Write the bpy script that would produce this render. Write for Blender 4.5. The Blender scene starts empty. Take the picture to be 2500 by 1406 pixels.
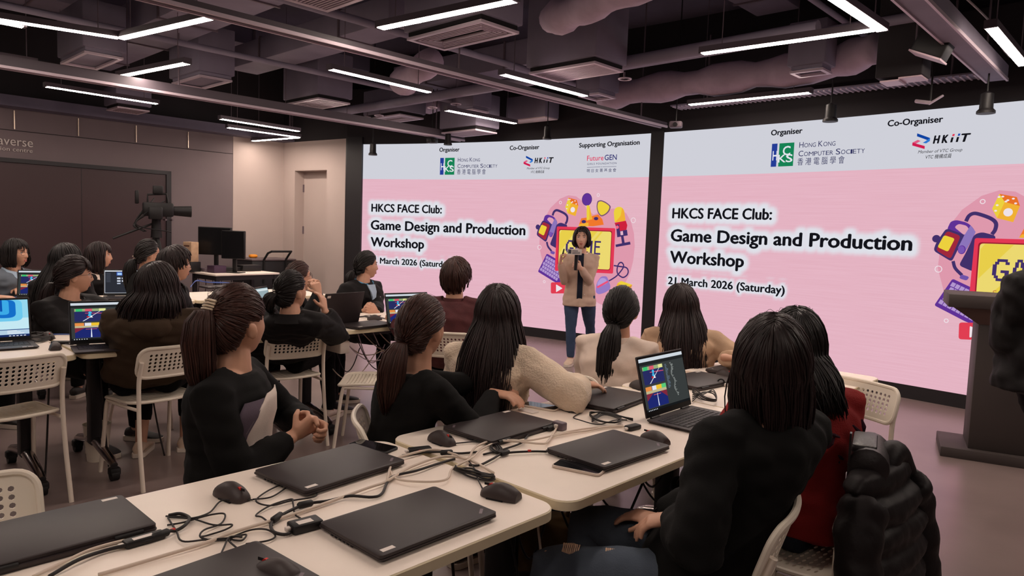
import bpy, bmesh, math, random
import numpy as np
from mathutils import Vector, Matrix, noise, kdtree
from math import sin, cos, pi, radians, tan, atan2, sqrt
random.seed(7)
scene = bpy.context.scene
COL = scene.collection

# ------------------------------------------------------------------ camera
cam = bpy.data.cameras.new('camera'); cam_ob = bpy.data.objects.new('camera', cam); COL.objects.link(cam_ob)
cam.sensor_fit = 'HORIZONTAL'; cam.sensor_width = 36.0; cam.lens = 36.0 * 1720 / 2500
cam.clip_start = 0.05; cam.clip_end = 100
_p, _r = radians(4.584), radians(2.062)
_f = Vector((0, cos(_p), -sin(_p))); _u0 = Vector((0, sin(_p), cos(_p))); _r0 = Vector((1, 0, 0))
_R = cos(_r) * _r0 + sin(_r) * _u0; _U = -sin(_r) * _r0 + cos(_r) * _u0
cam_ob.matrix_world = Matrix(((_R.x, _U.x, -_f.x, 0), (_R.y, _U.y, -_f.y, 0), (_R.z, _U.z, -_f.z, 1.47), (0, 0, 0, 1)))
scene.camera = cam_ob

# ------------------------------------------------------------------ world, exposure
w = bpy.data.worlds.new('world'); scene.world = w; w.use_nodes = True
w.node_tree.nodes['Background'].inputs[0].default_value = (0.55, 0.42, 0.40, 1)
w.node_tree.nodes['Background'].inputs[1].default_value = 0.05
scene.view_settings.view_transform = 'Standard'; scene.view_settings.look = 'None'
scene.view_settings.exposure = 0.0; scene.view_settings.gamma = 1.0
scene.view_settings.use_curve_mapping = False
STRIP = 64.0       # radiance of the ceiling light strips

# ------------------------------------------------------------------ materials
def lin(c):
    return tuple(((x / 255) / 12.92 if x / 255 <= 0.04045 else ((x / 255 + 0.055) / 1.055) ** 2.4) for x in c)
MATS = {}
def mat(name, rgb, rough=0.6, metal=0.0, spec=0.4, var=0.0, vscale=8.0, bump=0.0, bscale=60.0, stretch=None, coat=0.0, sheen=0.0, island=0.0, alpha=None, trans=0.0):
    """procedural principled material; rgb in 0..255 sRGB; var = colour mottling; bump = surface grain"""
    if name in MATS: return MATS[name]
    m = bpy.data.materials.new(name); m.use_nodes = True; nt = m.node_tree; b = nt.nodes['Principled BSDF']
    L = lin(rgb); b.inputs['Base Color'].default_value = (*L, 1)
    b.inputs['Roughness'].default_value = rough; b.inputs['Metallic'].default_value = metal
    b.inputs['Specular IOR Level'].default_value = spec
    b.inputs['Coat Weight'].default_value = coat
    if sheen: b.inputs['Sheen Weight'].default_value = sheen
    if trans: b.inputs['Transmission Weight'].default_value = trans
    tc = nt.nodes.new('ShaderNodeTexCoord'); co = tc.outputs['Object']
    if stretch:
        mp = nt.nodes.new('ShaderNodeMapping'); mp.inputs['Scale'].default_value = stretch
        nt.links.new(co, mp.inputs['Vector']); co = mp.outputs['Vector']
    if var:
        n = nt.nodes.new('ShaderNodeTexNoise'); n.inputs['Scale'].default_value = vscale; n.inputs['Detail'].default_value = 4
        nt.links.new(co, n.inputs['Vector'])
        r = nt.nodes.new('ShaderNodeValToRGB'); r.color_ramp.elements[0].position = 0.3; r.color_ramp.elements[1].position = 0.7
        r.color_ramp.elements[0].color = (*[x * (1 - var) for x in L], 1); r.color_ramp.elements[1].color = (*[min(1, x * (1 + var)) for x in L], 1)
        nt.links.new(n.outputs['Fac'], r.inputs['Fac']); nt.links.new(r.outputs['Color'], b.inputs['Base Color'])
    if island:
        g = nt.nodes.new('ShaderNodeNewGeometry'); r = nt.nodes.new('ShaderNodeValToRGB')
        r.color_ramp.elements[0].color = (*[x * (1 - island) for x in L], 1); r.color_ramp.elements[1].color = (*[min(1, x * (1 + island)) for x in L], 1)
        nt.links.new(g.outputs['Random Per Island'], r.inputs['Fac']); nt.links.new(r.outputs['Color'], b.inputs['Base Color'])
    if bump:
        n = nt.nodes.new('ShaderNodeTexNoise'); n.inputs['Scale'].default_value = bscale; n.inputs['Detail'].default_value = 3
        nt.links.new(co, n.inputs['Vector'])
        bp = nt.nodes.new('ShaderNodeBump'); bp.inputs['Strength'].default_value = bump; bp.inputs['Distance'].default_value = 0.01
        nt.links.new(n.outputs['Fac'], bp.inputs['Height']); nt.links.new(bp.outputs['Normal'], b.inputs['Normal'])
    MATS[name] = m; return m
def emit(name, rgb, k=1.0, sample=False):
    if name in MATS: return MATS[name]
    m = bpy.data.materials.new(name); m.use_nodes = True; nt = m.node_tree
    nt.nodes.remove(nt.nodes['Principled BSDF']); e = nt.nodes.new('ShaderNodeEmission')
    e.inputs[0].default_value = (*lin(rgb), 1); e.inputs[1].default_value = k
    nt.links.new(e.outputs[0], nt.nodes['Material Output'].inputs[0])
    if not sample: m.cycles.emission_sampling = 'NONE'
    MATS[name] = m; return m
def glow(rgb): return emit('screen_%d_%d_%d' % tuple(rgb), rgb)

# ------------------------------------------------------------------ object helpers
def tag(o, label=None, cat=None, group=None, kind=None):
    if label: o['label'] = label
    if cat: o['category'] = cat
    if group: o['group'] = group
    if kind: o['kind'] = kind
    return o
def thing(name, label, cat, loc=(0, 0, 0), az=0.0, group=None):
    """an Empty at the thing's base; az = compass heading of its local +Y, degrees clockwise from world +Y"""
    o = bpy.data.objects.new(name, None); COL.objects.link(o); o.empty_display_size = 0.05
    o.location = loc; o.rotation_euler = (0, 0, -radians(az)); return tag(o, label, cat, group)
def dup(o, loc=None, az=None, label=None, group=None, parent=None):
    c = o.copy(); COL.objects.link(c)
    if parent: c.parent = parent
    else:
        c.location = loc; c.rotation_euler = (0, 0, -radians(az or 0))
        if label: c['label'] = label
        if group: c['group'] = group
    for ch in o.children: dup(ch, parent=c)
    return c
def link_mesh(name, me, mats, parent=None, smooth=True, angle=38):
    if not isinstance(mats, (list, tuple)): mats = [mats]
    if not me.materials:
        for m in mats: me.materials.append(m)
    if smooth:
        me.polygons.foreach_set('use_smooth', np.ones(len(me.polygons), bool))
        if angle < 180: me.set_sharp_from_angle(angle=radians(angle))
    o = bpy.data.objects.new(name, me); COL.objects.link(o); o.parent = parent
    return o
def frame_z(d):
    d = Vector(d).normalized(); a = Vector((0, 0, 1)) if abs(d.z) < 0.95 else Vector((1, 0, 0))
    x = a.cross(d).normalized(); return x, d.cross(x)
class MB:
    """collects simple solids into one mesh"""
    def __init__(s): s.v = []; s.f = []; s.m = []; s.mi = 0
    def add(s, vs, fs, M=None):
        o = len(s.v)
        s.v += [tuple(M @ Vector(p)) for p in vs] if M else [tuple(p) for p in vs]
        s.f += [tuple(i + o for i in f) for f in fs]; s.m += [s.mi] * len(fs); return s
    def box(s, lo, hi, M=None, bev=0.0):
        (x0, y0, z0), (x1, y1, z1) = lo, hi
        if bev <= 0:
            return s.add([(x0, y0, z0), (x1, y0, z0), (x1, y1, z0), (x0, y1, z0), (x0, y0, z1), (x1, y0, z1), (x1, y1, z1), (x0, y1, z1)],
                         [(0, 3, 2, 1), (4, 5, 6, 7), (0, 1, 5, 4), (1, 2, 6, 5), (2, 3, 7, 6), (3, 0, 4, 7)], M)
        b = min(bev, (x1 - x0) / 2.01, (y1 - y0) / 2.01, (z1 - z0) / 2.01); q = 0.3 * b
        rings = []
        for z, i in ((z0, b), (z0 + q, q), (z0 + b, 0), (z1 - b, 0), (z1 - q, q), (z1, b)):
            a0, a1, c0, c1 = x0 + i, x1 - i, y0 + i, y1 - i; k = b
            rings.append([(a0 + k, c0, z), (a1 - k, c0, z), (a1 - q, c0 + q, z), (a1, c0 + k, z), (a1, c1 - k, z), (a1 - q, c1 - q, z), (a1 - k, c1, z), (a0 + k, c1, z), (a0 + q, c1 - q, z), (a0, c1 - k, z), (a0, c0 + k, z), (a0 + q, c0 + q, z)])
        return s.loft(rings, M=M)
    def loft(s, rings, M=None, cap=True, close=False):
        n = len(rings[0]); vs = [p for r in rings for p in r]; fs = []
        m = len(rings)
        for i in range(m if close else m - 1):
            j = (i + 1) % m
            for k in range(n): fs.append((i * n + k, i * n + (k + 1) % n, j * n + (k + 1) % n, j * n + k))
        if cap and not close: fs.append(tuple(range(n))[::-1]); fs.append(tuple((m - 1) * n + k for k in range(n)))
        return s.add(vs, fs, M)
    def tube(s, pts, r, n=8, M=None, cap=True, close=False):
        pts = [Vector(p) for p in pts]; m = len(pts)
        rr = list(r) if isinstance(r, (list, tuple)) else [r] * m
        rings = []; x = None
        for i, p in enumerate(pts):
            a = pts[(i - 1) % m] if (close or i > 0) else p; b = pts[(i + 1) % m] if (close or i < m - 1) else p
            d = (b - a)
            if d.length < 1e-9: d = Vector((0, 0, 1))
            d.normalize()
            if x is None: x, y = frame_z(d)
            else:
                x = (x - d * x.dot(d))
                x = x.normalized() if x.length > 1e-6 else frame_z(d)[0]
                y = d.cross(x)
            rings.append([p + (x * cos(2 * pi * k / n) + y * sin(2 * pi * k / n)) * rr[i] for k in range(n)])
        return s.loft(rings, M, cap, close)
    def cyl(s, a, b, r, r2=None, n=16, M=None): return s.tube([a, b], [r, r if r2 is None else r2], n, M)
    def lathe(s, prof, n=20, M=None):
        return s.loft([[(r * cos(2 * pi * k / n), r * sin(2 * pi * k / n), z) for k in range(n)] for r, z in prof], M)
    def ball(s, c, r, n=12, M=None):
        c = Vector(c); rr = r if isinstance(r, (list, tuple)) else (r, r, r); h = max(4, n // 2)
        return s.loft([[c + Vector((rr[0] * sin(pi * (i + .02) / (h + .04)) * cos(2 * pi * k / n), rr[1] * sin(pi * (i + .02) / (h + .04)) * sin(2 * pi * k / n), -rr[2] * cos(pi * (i + .02) / (h + .04)))) for k in range(n)] for i in range(h + 1)], M)
    def prism(s, poly, z0, z1, M=None):
        return s.loft([[(x, y, z0) for x, y in poly], [(x, y, z1) for x, y in poly]], M)
    def poly(s, pts, M=None): return s.add(pts, [tuple(range(len(pts)))], M)
    def mesh(s, name='m'):
        me = bpy.data.meshes.new(name); me.from_pydata(s.v, [], s.f)
        if len(set(s.m)) > 1: me.polygons.foreach_set('material_index', s.m)
        return me
    def build(s, name, mats, parent=None, smooth=True, angle=38):
        me = s.mesh(name)
        if not isinstance(mats, (list, tuple)): mats = [mats]
        for m in mats: me.materials.append(m)
        return link_mesh(name, me, mats, parent, smooth, angle)
def rrect(x0, y0, x1, y1, r, n=5):
    out = []
    for cx, cy, a in ((x1 - r, y0 + r, -90), (x1 - r, y1 - r, 0), (x0 + r, y1 - r, 90), (x0 + r, y0 + r, 180)):
        for k in range(n + 1):
            t = radians(a + 90 * k / n); out.append((cx + r * cos(t), cy + r * sin(t)))
    return out
def spline(pts, n=8):
    P = [Vector(p) for p in pts]; P = [2 * P[0] - P[1]] + P + [2 * P[-1] - P[-2]]; out = []
    for i in range(1, len(P) - 2):
        a, b, c, d = P[i - 1:i + 3]
        for k in range(n):
            t = k / n; out.append(0.5 * ((2 * b) + (c - a) * t + (2 * a - 5 * b + 4 * c - d) * t * t + (3 * b - a - 3 * c + d) * t ** 3))
    out.append(P[-2]); return out
def azv(a): return Vector((sin(radians(a)), cos(radians(a)), 0))
CZ = 4.15       # height of the bare ceiling slab
RA = 43.4                                    # heading of the room's long axis
RU = azv(RA); RV = azv(RA - 90)
def room(a, b, z=0.0): return RU * a + RV * b + Vector((0, 0, z))
def text_mesh(body, size=1.0, bold=0.0, shear=0.0, xs=1.0, spacing=1.0):
    """a word as a flat filled mesh in XY, left end at x = 0, baseline y = 0"""
    cu = bpy.data.curves.new('word', 'FONT'); cu.body = body; cu.size = size; cu.offset = bold; cu.shear = shear; cu.space_character = spacing
    cu.resolution_u = 3; cu.fill_mode = 'FRONT'
    ob = bpy.data.objects.new('word', cu); COL.objects.link(ob)
    me = bpy.data.meshes.new_from_object(ob.evaluated_get(bpy.context.evaluated_depsgraph_get()))
    bpy.data.objects.remove(ob); bpy.data.curves.remove(cu)
    v = [(p.co.x * xs, p.co.y) for p in me.vertices]; f = [tuple(p.vertices) for p in me.polygons]
    bpy.data.meshes.remove(me); return v, f
def fit_text(body, x0, x1, y0, cap, bold=0.0, shear=0.0, spacing=1.0):
    """word spanning x0..x1, capital height cap, baseline y0"""
    v, f = text_mesh(body, 1.0, bold, shear, 1.0, spacing)
    k = cap / 0.729; a = min(p[0] for p in v); b = max(p[0] for p in v)
    return [(x0 + (p[0] - a) / (b - a) * (x1 - x0), y0 + p[1] * k) for p in v], f

def px(x, y, z):
    """point at height z seen at photo pixel (x, y)"""
    d = _f + _R * ((x - 1250) / 1720) - _U * ((y - 703) / 1720); t = (z - 1.47) / d.z
    return Vector((d.x * t, d.y * t, z))
def pxd(x, y, D):
    """point seen at photo pixel (x, y) at distance D along the ground"""
    d = _f + _R * ((x - 1250) / 1720) - _U * ((y - 703) / 1720); t = D / d.y
    return Vector((d.x * t, d.y * t, 1.47 + d.z * t))
def heading(v): return math.degrees(atan2(v.x, v.y))
ART = {'blob':[(3.08,1.274),(3.087,1.459),(3.133,1.644),(3.239,1.815),(3.384,1.939),(3.516,1.986),(3.635,1.971),(3.726,1.914),(3.804,1.808),(3.91,1.734),(4.051,1.773),(4.191,1.812),(4.303,1.813),(4.403,1.753),(4.478,1.646),(4.527,1.502),(4.548,1.335),(4.536,1.153),(4.501,0.993),(4.426,0.841),(4.349,0.724),(4.255,0.63),(4.173,0.566),(4.102,0.547),(4.043,0.567),(3.892,0.674),(3.668,0.721),(3.455,0.77),(3.284,0.862),(3.153,1.039)],'dieL':[(3.518,1.954),(3.563,1.882),(3.516,1.741),(3.473,1.824)],'dieT':[(3.518,1.954),(3.649,1.924),(3.677,1.847),(3.563,1.882)],'dieF':[(3.563,1.882),(3.677,1.847),(3.639,1.707),(3.516,1.741)],'pips':[(3.547,1.929),(3.626,1.91),(3.587,1.897),(3.574,1.886),(3.646,1.869),(3.519,1.926),(3.511,1.854),(3.503,1.805)],'pipbig':[(3.597,1.792)],'ball':[(3.805,1.931)],'stick':[(3.805,1.853),(3.849,1.851),(3.903,1.669),(3.815,1.649)],'base':[(3.731,1.679),(3.81,1.69),(3.882,1.709),(3.989,1.735),(4.054,1.672),(4.078,1.601),(3.918,1.577),(3.692,1.574)],'baselow':[(3.712,1.602),(3.85,1.625),(3.853,1.573),(3.692,1.574)],'btn':[(3.777,1.635),(3.963,1.679)],'shield':[(3.965,1.913),(4.022,1.923),(4.094,1.899),(4.178,1.842),(4.148,1.768),(4.096,1.727),(4.034,1.703),(3.985,1.748),(3.964,1.797),(3.956,1.847)],'shieldin':[(3.98,1.899),(4.023,1.908),(4.088,1.885),(4.158,1.84),(4.131,1.777),(4.084,1.739),(4.034,1.721),(3.999,1.754),(3.978,1.8),(3.97,1.844)],'mic':[(4.239,1.632),(4.218,1.775),(4.24,1.822),(4.288,1.839),(4.337,1.83),(4.371,1.791),(4.4,1.659)],'micsh':[(4.239,1.632),(4.322,1.716),(4.333,1.776),(4.337,1.83),(4.371,1.791),(4.4,1.659)],'micred':[(4.239,1.629),(4.403,1.66),(4.428,1.602),(4.418,1.545),(4.291,1.517)],'yoke':[(4.261,1.605),(4.307,1.612),(4.321,1.527),(4.426,1.545),(4.441,1.473),(4.288,1.444)],'yokehole':[(4.329,1.521),(4.367,1.527),(4.376,1.478),(4.338,1.472)],'micdot':[(4.287,1.574)],'stem':[(4.343,1.458),(4.38,1.466),(4.402,1.377),(4.364,1.366)],'foot':[(4.268,1.348),(4.479,1.395),(4.489,1.359),(4.277,1.316)],'hband':[(3.279,1.709),(3.298,1.757),(3.331,1.78),(3.377,1.775),(3.469,1.738),(3.512,1.696),(3.511,1.639),(3.49,1.597)],'frame':[(3.129,1.628),(3.156,1.707),(3.201,1.721),(3.281,1.701),(3.321,1.674),(3.365,1.615),(3.295,1.433),(3.234,1.463),(3.277,1.582)],'framehole':[(3.189,1.655),(3.222,1.687),(3.288,1.67),(3.311,1.634),(3.277,1.582)],'cup':[(3.125,1.644),(3.283,1.587),(3.193,1.337),(3.032,1.433),(3.051,1.51)],'cupred':[(3.134,1.621),(3.25,1.577),(3.184,1.361),(3.055,1.438)],'cupyel':[(3.116,1.58),(3.207,1.551),(3.16,1.427),(3.069,1.467)],'hinge':[(3.267,1.451)],'cup2':[(3.355,1.594),(3.412,1.616),(3.524,1.585),(3.484,1.419),(3.371,1.257),(3.252,1.307),(3.3,1.426)],'boom':[(3.203,1.344),(3.226,1.28),(3.285,1.219)],'boomtip':[(3.279,1.227),(3.346,1.209),(3.327,1.172),(3.262,1.19)],'kb':[(3.211,1.183),(3.548,1.035),(3.455,0.77),(3.348,0.799),(3.078,0.922)],'kbq':[(3.212,1.161),(3.541,1.019),(3.431,0.794),(3.105,0.946)],'mon':[(3.365,1.561),(4.265,1.56),(4.262,0.971),(3.36,0.953)],'monin':[(3.396,1.525),(4.221,1.524),(4.217,1.012),(3.404,0.994)],'monsc':[(3.409,1.514),(4.211,1.513),(4.21,1.02),(3.415,1.005)],'G':[(3.523,1.382),(3.648,1.188)],'A':[(3.676,1.385),(3.784,1.195)],'M':[(3.814,1.386),(3.945,1.2)],'E':[(3.978,1.386),(4.074,1.207)],'str':[(3.548,1.084),(4.069,1.105)],'play':[(3.295,0.787),(3.648,0.82),(3.656,0.665),(3.302,0.632)],'tri':[(3.384,0.767),(3.491,0.72),(3.389,0.657)],'mouse':[(4.075,0.925),(4.16,0.929),(4.184,0.892),(4.225,0.808),(4.219,0.764),(4.144,0.71),(4.052,0.681),(4.007,0.703),(4.008,0.823)],'mousehi':[(4.076,0.903),(4.148,0.902),(4.187,0.842),(4.047,0.775),(4.022,0.824)],'mbar':[(4.024,0.784),(4.188,0.876),(4.2,0.855),(4.04,0.762)],'mcable':[(4.196,0.871),(4.24,0.896),(4.315,0.95),(4.394,1.047),(4.401,1.094),(4.369,1.122),(4.331,1.102),(4.311,1.03),(4.328,0.969),(4.4,0.931),(4.458,0.963),(4.475,1.016),(4.442,1.06),(4.344,1.069),(4.259,1.076)],'die2a':[(4.379,0.884),(4.544,0.846),(4.472,0.813),(4.328,0.852)],'die2b':[(4.328,0.852),(4.472,0.813),(4.459,0.746),(4.303,0.783)],'die2c':[(4.472,0.813),(4.544,0.846),(4.524,0.788),(4.459,0.746)],'rings':[(3.397,1.887),(3.978,1.988),(4.513,1.667),(3.089,1.263),(3.19,0.79)]}
# ================================================================== room shell
M_floor = mat('floor_vinyl', (130, 113, 110), rough=0.27, spec=0.9, var=0.10, vscale=1.3, bump=0.03, bscale=30)
M_grey = mat('grey_wall_paint', (116, 103, 105), rough=0.75, var=0.04, vscale=2)
M_beige = mat('beige_wall_paint', (184, 168, 161), rough=0.8, var=0.02, vscale=2)
M_black = mat('black_paint', (38, 34, 37), rough=0.75, var=0.1, vscale=3)
M_ceil = mat('ceiling_paint', (104, 98, 114), rough=0.85, var=0.15, vscale=2)
M_frame = mat('black_frame', (34, 31, 34), rough=0.45, spec=0.4)
M_duct = mat('duct_grey', (136, 128, 144), rough=0.7, var=0.08, vscale=4)
M_ductd = mat('duct_dark', (124, 116, 132), rough=0.75, var=0.1, vscale=3)
M_insul = mat('insulation_wrap', (184, 164, 180), rough=0.7, var=0.12, vscale=6, bump=0.5, bscale=14)
M_alu = mat('grey_aluminium', (208, 190, 200), rough=0.5, spec=0.5, metal=0.2)
M_steel = mat('painted_steel', (112, 98, 106), rough=0.5, spec=0.5, metal=0.2)
M_trunk = mat('trunking_paint', (84, 74, 82), rough=0.5, spec=0.5)
M_slot = mat('grille_void', (26, 22, 25), rough=0.9)
M_blk = mat('black_plastic', (24, 22, 23), rough=0.5, spec=0.4)
M_off = mat('unlit_screen', (62, 44, 46), rough=0.42, spec=0.35, var=0.04, vscale=1.0)
M_whitep = mat('white_letters', (205, 196, 190), rough=0.5)

def roombox(name, a0, b0, z0, a1, b1, z1, m, parent=None, bev=0.0):
    """box aligned with the room axes"""
    c = MB(); Mx = Matrix.Rotation(-radians(RA - 90), 4, 'Z')   # local x = RU, local y = RV
    c.box((a0, b0, z0), (a1, b1, z1), Mx, bev); return c.build(name, m, parent)
RM = Matrix.Rotation(-radians(RA - 90), 4, 'Z')
ST = dict(kind='structure')
tag(roombox('floor', -8, -8, -0.08, 13, 12, 0.0, M_floor), **ST)
tag(roombox('ceiling', -8, -8, CZ, 13, 12, CZ + .15, M_ceil), **ST)
tag(roombox('wall_left', -8, 11.44, 0, 5.306, 11.6, 2.87, M_grey), **ST)
tag(roombox('wall_left_upper', -8, 11.44, 2.87, 7.2, 11.6, CZ, M_black), **ST)
tag(roombox('wall_left_end', 5.306, 11.435, 0, 6.25, 11.6, 2.87, M_beige), **ST)
tag(roombox('wall_rear', -8, -8, 0, -7.85, 12, CZ, M_grey), **ST)
tag(roombox('wall_right', -8, -8, 0, 13, -7.85, CZ, M_grey), **ST)
# dropped dark margin of the ceiling along the left wall
tag(roombox('ceiling_margin', -8, 11.15, 2.86, 6.25, 11.43, 3.0, M_ceil), **ST)
# beige end wall with a recessed door, running from the far corner to the screens
ew0 = room(6.21, 11.44); ewd = (room(6.45, 9.75) - ew0).normalized(); ewn = Vector((-ewd.y, ewd.x, 0))
if ewn.y < 0: ewn = -ewn                      # away from the room
EW = Matrix(((ewd.x, ewn.x, 0, ew0.x), (ewd.y, ewn.y, 0, ew0.y), (0, 0, 1, 0), (0, 0, 0, 1)))
c = MB(); c.box((-0.02, 0, 0), (0.31, 0.2, 2.86), EW); c.box((0.31, 0, 2.375), (1.136, 0.2, 2.86), EW); c.box((1.136, 0, 0), (1.63, 0.2, 2.86), EW)
tag(c.build('wall_end', M_beige), **ST)
c = MB(); c.box((-.02, 0, 2.86), (1.7, .2, CZ), EW); tag(c.build('wall_end_upper', M_black), **ST)
c = MB(); c.box((0.31, 0.19, 0), (1.136, 0.23, 2.375), EW); d1 = tag(c.build('door_1', M_beige), **ST)
c = MB()
for z in (2.02, 1.30, 0.3): c.box((0.312, 0.165, z), (0.326, 0.19, z + 0.13), EW)
c.build('hinge', M_steel, d1)
c = MB(); c.box((0.30, -0.004, 0), (0.315, 0.19, 2.38), EW); c.box((0.31, 0.0, 2.37), (1.14, 0.19, 2.38), EW); c.build('door_frame', M_beige, d1)
# slim bright trims and a shadow gap on the grey wall
for i, a in enumerate((2.31, 3.064, 3.823, 4.582)):
    tag(roombox('trim_%d' % (i + 1), a - 0.006, 11.425, 2.595, a + 0.006, 11.44, 2.84, mat('trim_metal', (220, 200, 180), rough=0.3, metal=0.6)), **ST)
tag(roombox('trim_5', -8, 11.432, 2.572, 5.3, 11.44, 2.58, M_black), **ST)
# big unlit display on the grey wall
t = thing('wall_display', 'huge unlit dark display in a black frame on the grey wall', 'screen', room(2.0, 11.44, 0))
def rel(o, t):
    """hang a mesh made in world coordinates under its thing"""
    o.data.transform((Matrix.Translation(t.location) @ t.rotation_euler.to_matrix().to_4x4()).inverted()); o.parent = t; return o
rel(roombox('panel', -4, 11.415, 0.55, 4.25, 11.44, 2.17, M_off), t)
c = MB(); c.box((-4, 11.39, 2.15), (4.31, 11.44, 2.205), RM); c.box((4.24, 11.39, 0.5), (4.31, 11.44, 2.2), RM); c.box((-4, 11.39, 0.5), (4.31, 11.44, 0.56), RM)
rel(c.build('frame', M_frame), t)
c = MB(); c.box((3.086, 11.412, 0.55), (3.092, 11.416, 2.16), RM); rel(c.build('seam', M_frame), t)
# raised lettering on the grey wall
def wall_letters(body, a0, a1, z0, cap):
    v, f = fit_text(body, a0, a1, z0, cap, bold=-0.004)
    c = MB(); c.add([RM @ Vector((x, 11.432, y)) for x, y in v], f); o = c.build('lettering', M_whitep, None, False)
    md = o.modifiers.new('thick', 'SOLIDIFY'); md.thickness = 0.012; md.offset = 0; return o
t = thing('wall_sign', 'pale raised lettering on the grey wall above the unlit display', 'sign', room(2.3, 11.44, 2.26))
rel(wall_letters('averse', 2.125, 2.515, 2.375, 0.125), t)
rel(wall_letters('ion centre', 2.15, 2.51, 2.30, 0.055), t)

# ================================================================== curved screen wall
CURVE = [Vector((x, y, 0)) for x, y in [(-3.196, 11.425), (-2.769, 11.301), (-2.323, 11.156), (-1.887, 10.997), (-1.462, 10.825), (-1.047, 10.639), (-0.643, 10.438), (-0.249, 10.225), (0.135, 9.997), (0.509, 9.757), (0.873, 9.504), (1.228, 9.239), (1.575, 8.963), (1.913, 8.675), (2.243, 8.378), (2.566, 8.071), (2.883, 7.756), (3.195, 7.433), (3.502, 7.105), (3.805, 6.771), (4.105, 6.434), (4.403, 6.094), (4.701, 5.754), (4.999, 5.414), (5.299, 5.077), (5.603, 4.743)]]
ARC = [0.0]
for p, q in zip(CURVE, CURVE[1:]): ARC.append(ARC[-1] + (q - p).length)
def W(s, z, off=0.0):
    """point of the screen wall at arc length s, height z, off metres out into the room"""
    i = max(0, min(len(ARC) - 2, int(np.searchsorted(ARC, s)) - 1))
    t = (s - ARC[i]) / (ARC[i + 1] - ARC[i]); p = CURVE[i].lerp(CURVE[i + 1], t)
    a = CURVE[max(0, i - 1)]; b = CURVE[min(len(CURVE) - 1, i + 2)]; d = (b - a).normalized()
    n = Vector((d.y, -d.x, 0))
    if n.y > 0: n = -n
    p = p + n * off; return Vector((p.x, p.y, z))
def wall_slab(name, s0, s1, z0, z1, o0, o1, m, parent=None, step=0.15):
    n = max(1, int((s1 - s0) / step)); c = MB()
    c.loft([[W(s0 + (s1 - s0) * k / n, z0, o0), W(s0 + (s1 - s0) * k / n, z1, o0), W(s0 + (s1 - s0) * k / n, z1, o1), W(s0 + (s1 - s0) * k / n, z0, o1)] for k in range(n + 1)])
    return c.build(name, m, parent)
SL, SRT, SW, Z0, Z1 = 0.8205, 5.7055, 4.70, 0.13, 2.748
tag(wall_slab('wall_back', 0.52, 11.2, 0, CZ, -0.35, -0.25, M_black), **ST)
tag(wall_slab('trim_6', 0.52, 11.2, 0, Z0, -0.3, 0.0, M_frame), **ST)
tag(wall_slab('trim_7', 0.52, 11.2, Z1, 3.6, -0.3, -0.02, M_black), **ST)
tag(wall_slab('column_1', 0.55, SL - 0.004, 0, 2.86, -0.3, 0.03, M_frame), **ST)
tag(wall_slab('column_2', SL + SW + 0.004, SRT - 0.004, Z0, Z1 + 0.02, -0.3, 0.004, M_frame), **ST)
c = MB(); c.box((1.625, -0.03, 0), (1.70, 0.2, 2.86), EW); tag(c.build('trim_8', M_frame), **ST)

def flat_to_wall(polys, s0, off, parent, name, step=0.12, dlift=0.0):
    """polys: list of (material, [(s,z)..] polygon) or (material, verts, faces): flat picture shapes laid on the curved screen"""
    bm = bmesh.new(); mats = []; lift = 0.0
    for it in polys:
        m = it[0]
        if m not in mats: mats.append(m)
        k = mats.index(m)
        if len(it) == 2: vs, fs = it[1], [tuple(range(len(it[1])))]
        else: vs, fs = it[1], it[2]
        lift += dlift; bv = [bm.verts.new((x, lift, z)) for x, z in vs]
        for f in fs:
            try: bm.faces.new([bv[i] for i in f]).material_index = k
            except ValueError: pass
    xs = [v.co.x for v in bm.verts]
    x = math.floor(min(xs) / step) * step
    while x < max(xs):
        bmesh.ops.bisect_plane(bm, geom=bm.verts[:] + bm.edges[:] + bm.faces[:], plane_co=(x, 0, 0), plane_no=(1, 0, 0)); x += step
    for v in bm.verts: v.co = W(s0 + v.co.x, v.co.z, off + v.co.y)
    me = bpy.data.meshes.new(name); bm.to_mesh(me); bm.free()
    return link_mesh(name, me, mats, parent, smooth=False)
def circ(c, rx, rz=None, n=24, a=0):
    rz = rz or rx; return [(c[0] + rx * cos(2 * pi * k / n), c[1] + rz * sin(2 * pi * k / n)) for k in range(n)]
def ring(c, r, wd, n=24):
    o = circ(c, r, n=n); i = circ(c, r - wd, n=n)
    return o + i, [(k, (k + 1) % n, n + (k + 1) % n, n + k) for k in range(n)]
def stroke(pts, wd, n=8):
    p = spline([(x, z, 0) for x, z in pts], n); L = []; R_ = []
    for i in range(len(p)):
        d = (p[min(i + 1, len(p) - 1)] - p[max(0, i - 1)]).normalized(); q = Vector((-d.y, d.x, 0)) * wd / 2
        L.append((p[i].x + q.x, p[i].y + q.y)); R_.append((p[i].x - q.x, p[i].y - q.y))
    m = len(p); return L + R_, [(i, i + 1, m + i + 1, m + i) for i in range(m - 1)]
def rounded(poly, r=0.02, n=4):
    out = []; m = len(poly); P = [Vector((*p, 0)) for p in poly]
    for i in range(m):
        a, b, c_ = P[i - 1], P[i], P[(i + 1) % m]
        u = (a - b); v = (c_ - b); k = min(r, u.length * .45, v.length * .45); p0 = b + u.normalized() * k; p1 = b + v.normalized() * k
        for j in range(n + 1):
            t = j / n; q = p0 * (1 - t) ** 2 + b * 2 * t * (1 - t) + p1 * t * t; out.append((q.x, q.y))
    return out
def bilin(q, u, v):
    a, b, c_, d = [Vector(p) for p in q]; return tuple((a * (1 - u) + b * u) * (1 - v) + (d * (1 - u) + c_ * u) * v)
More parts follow.
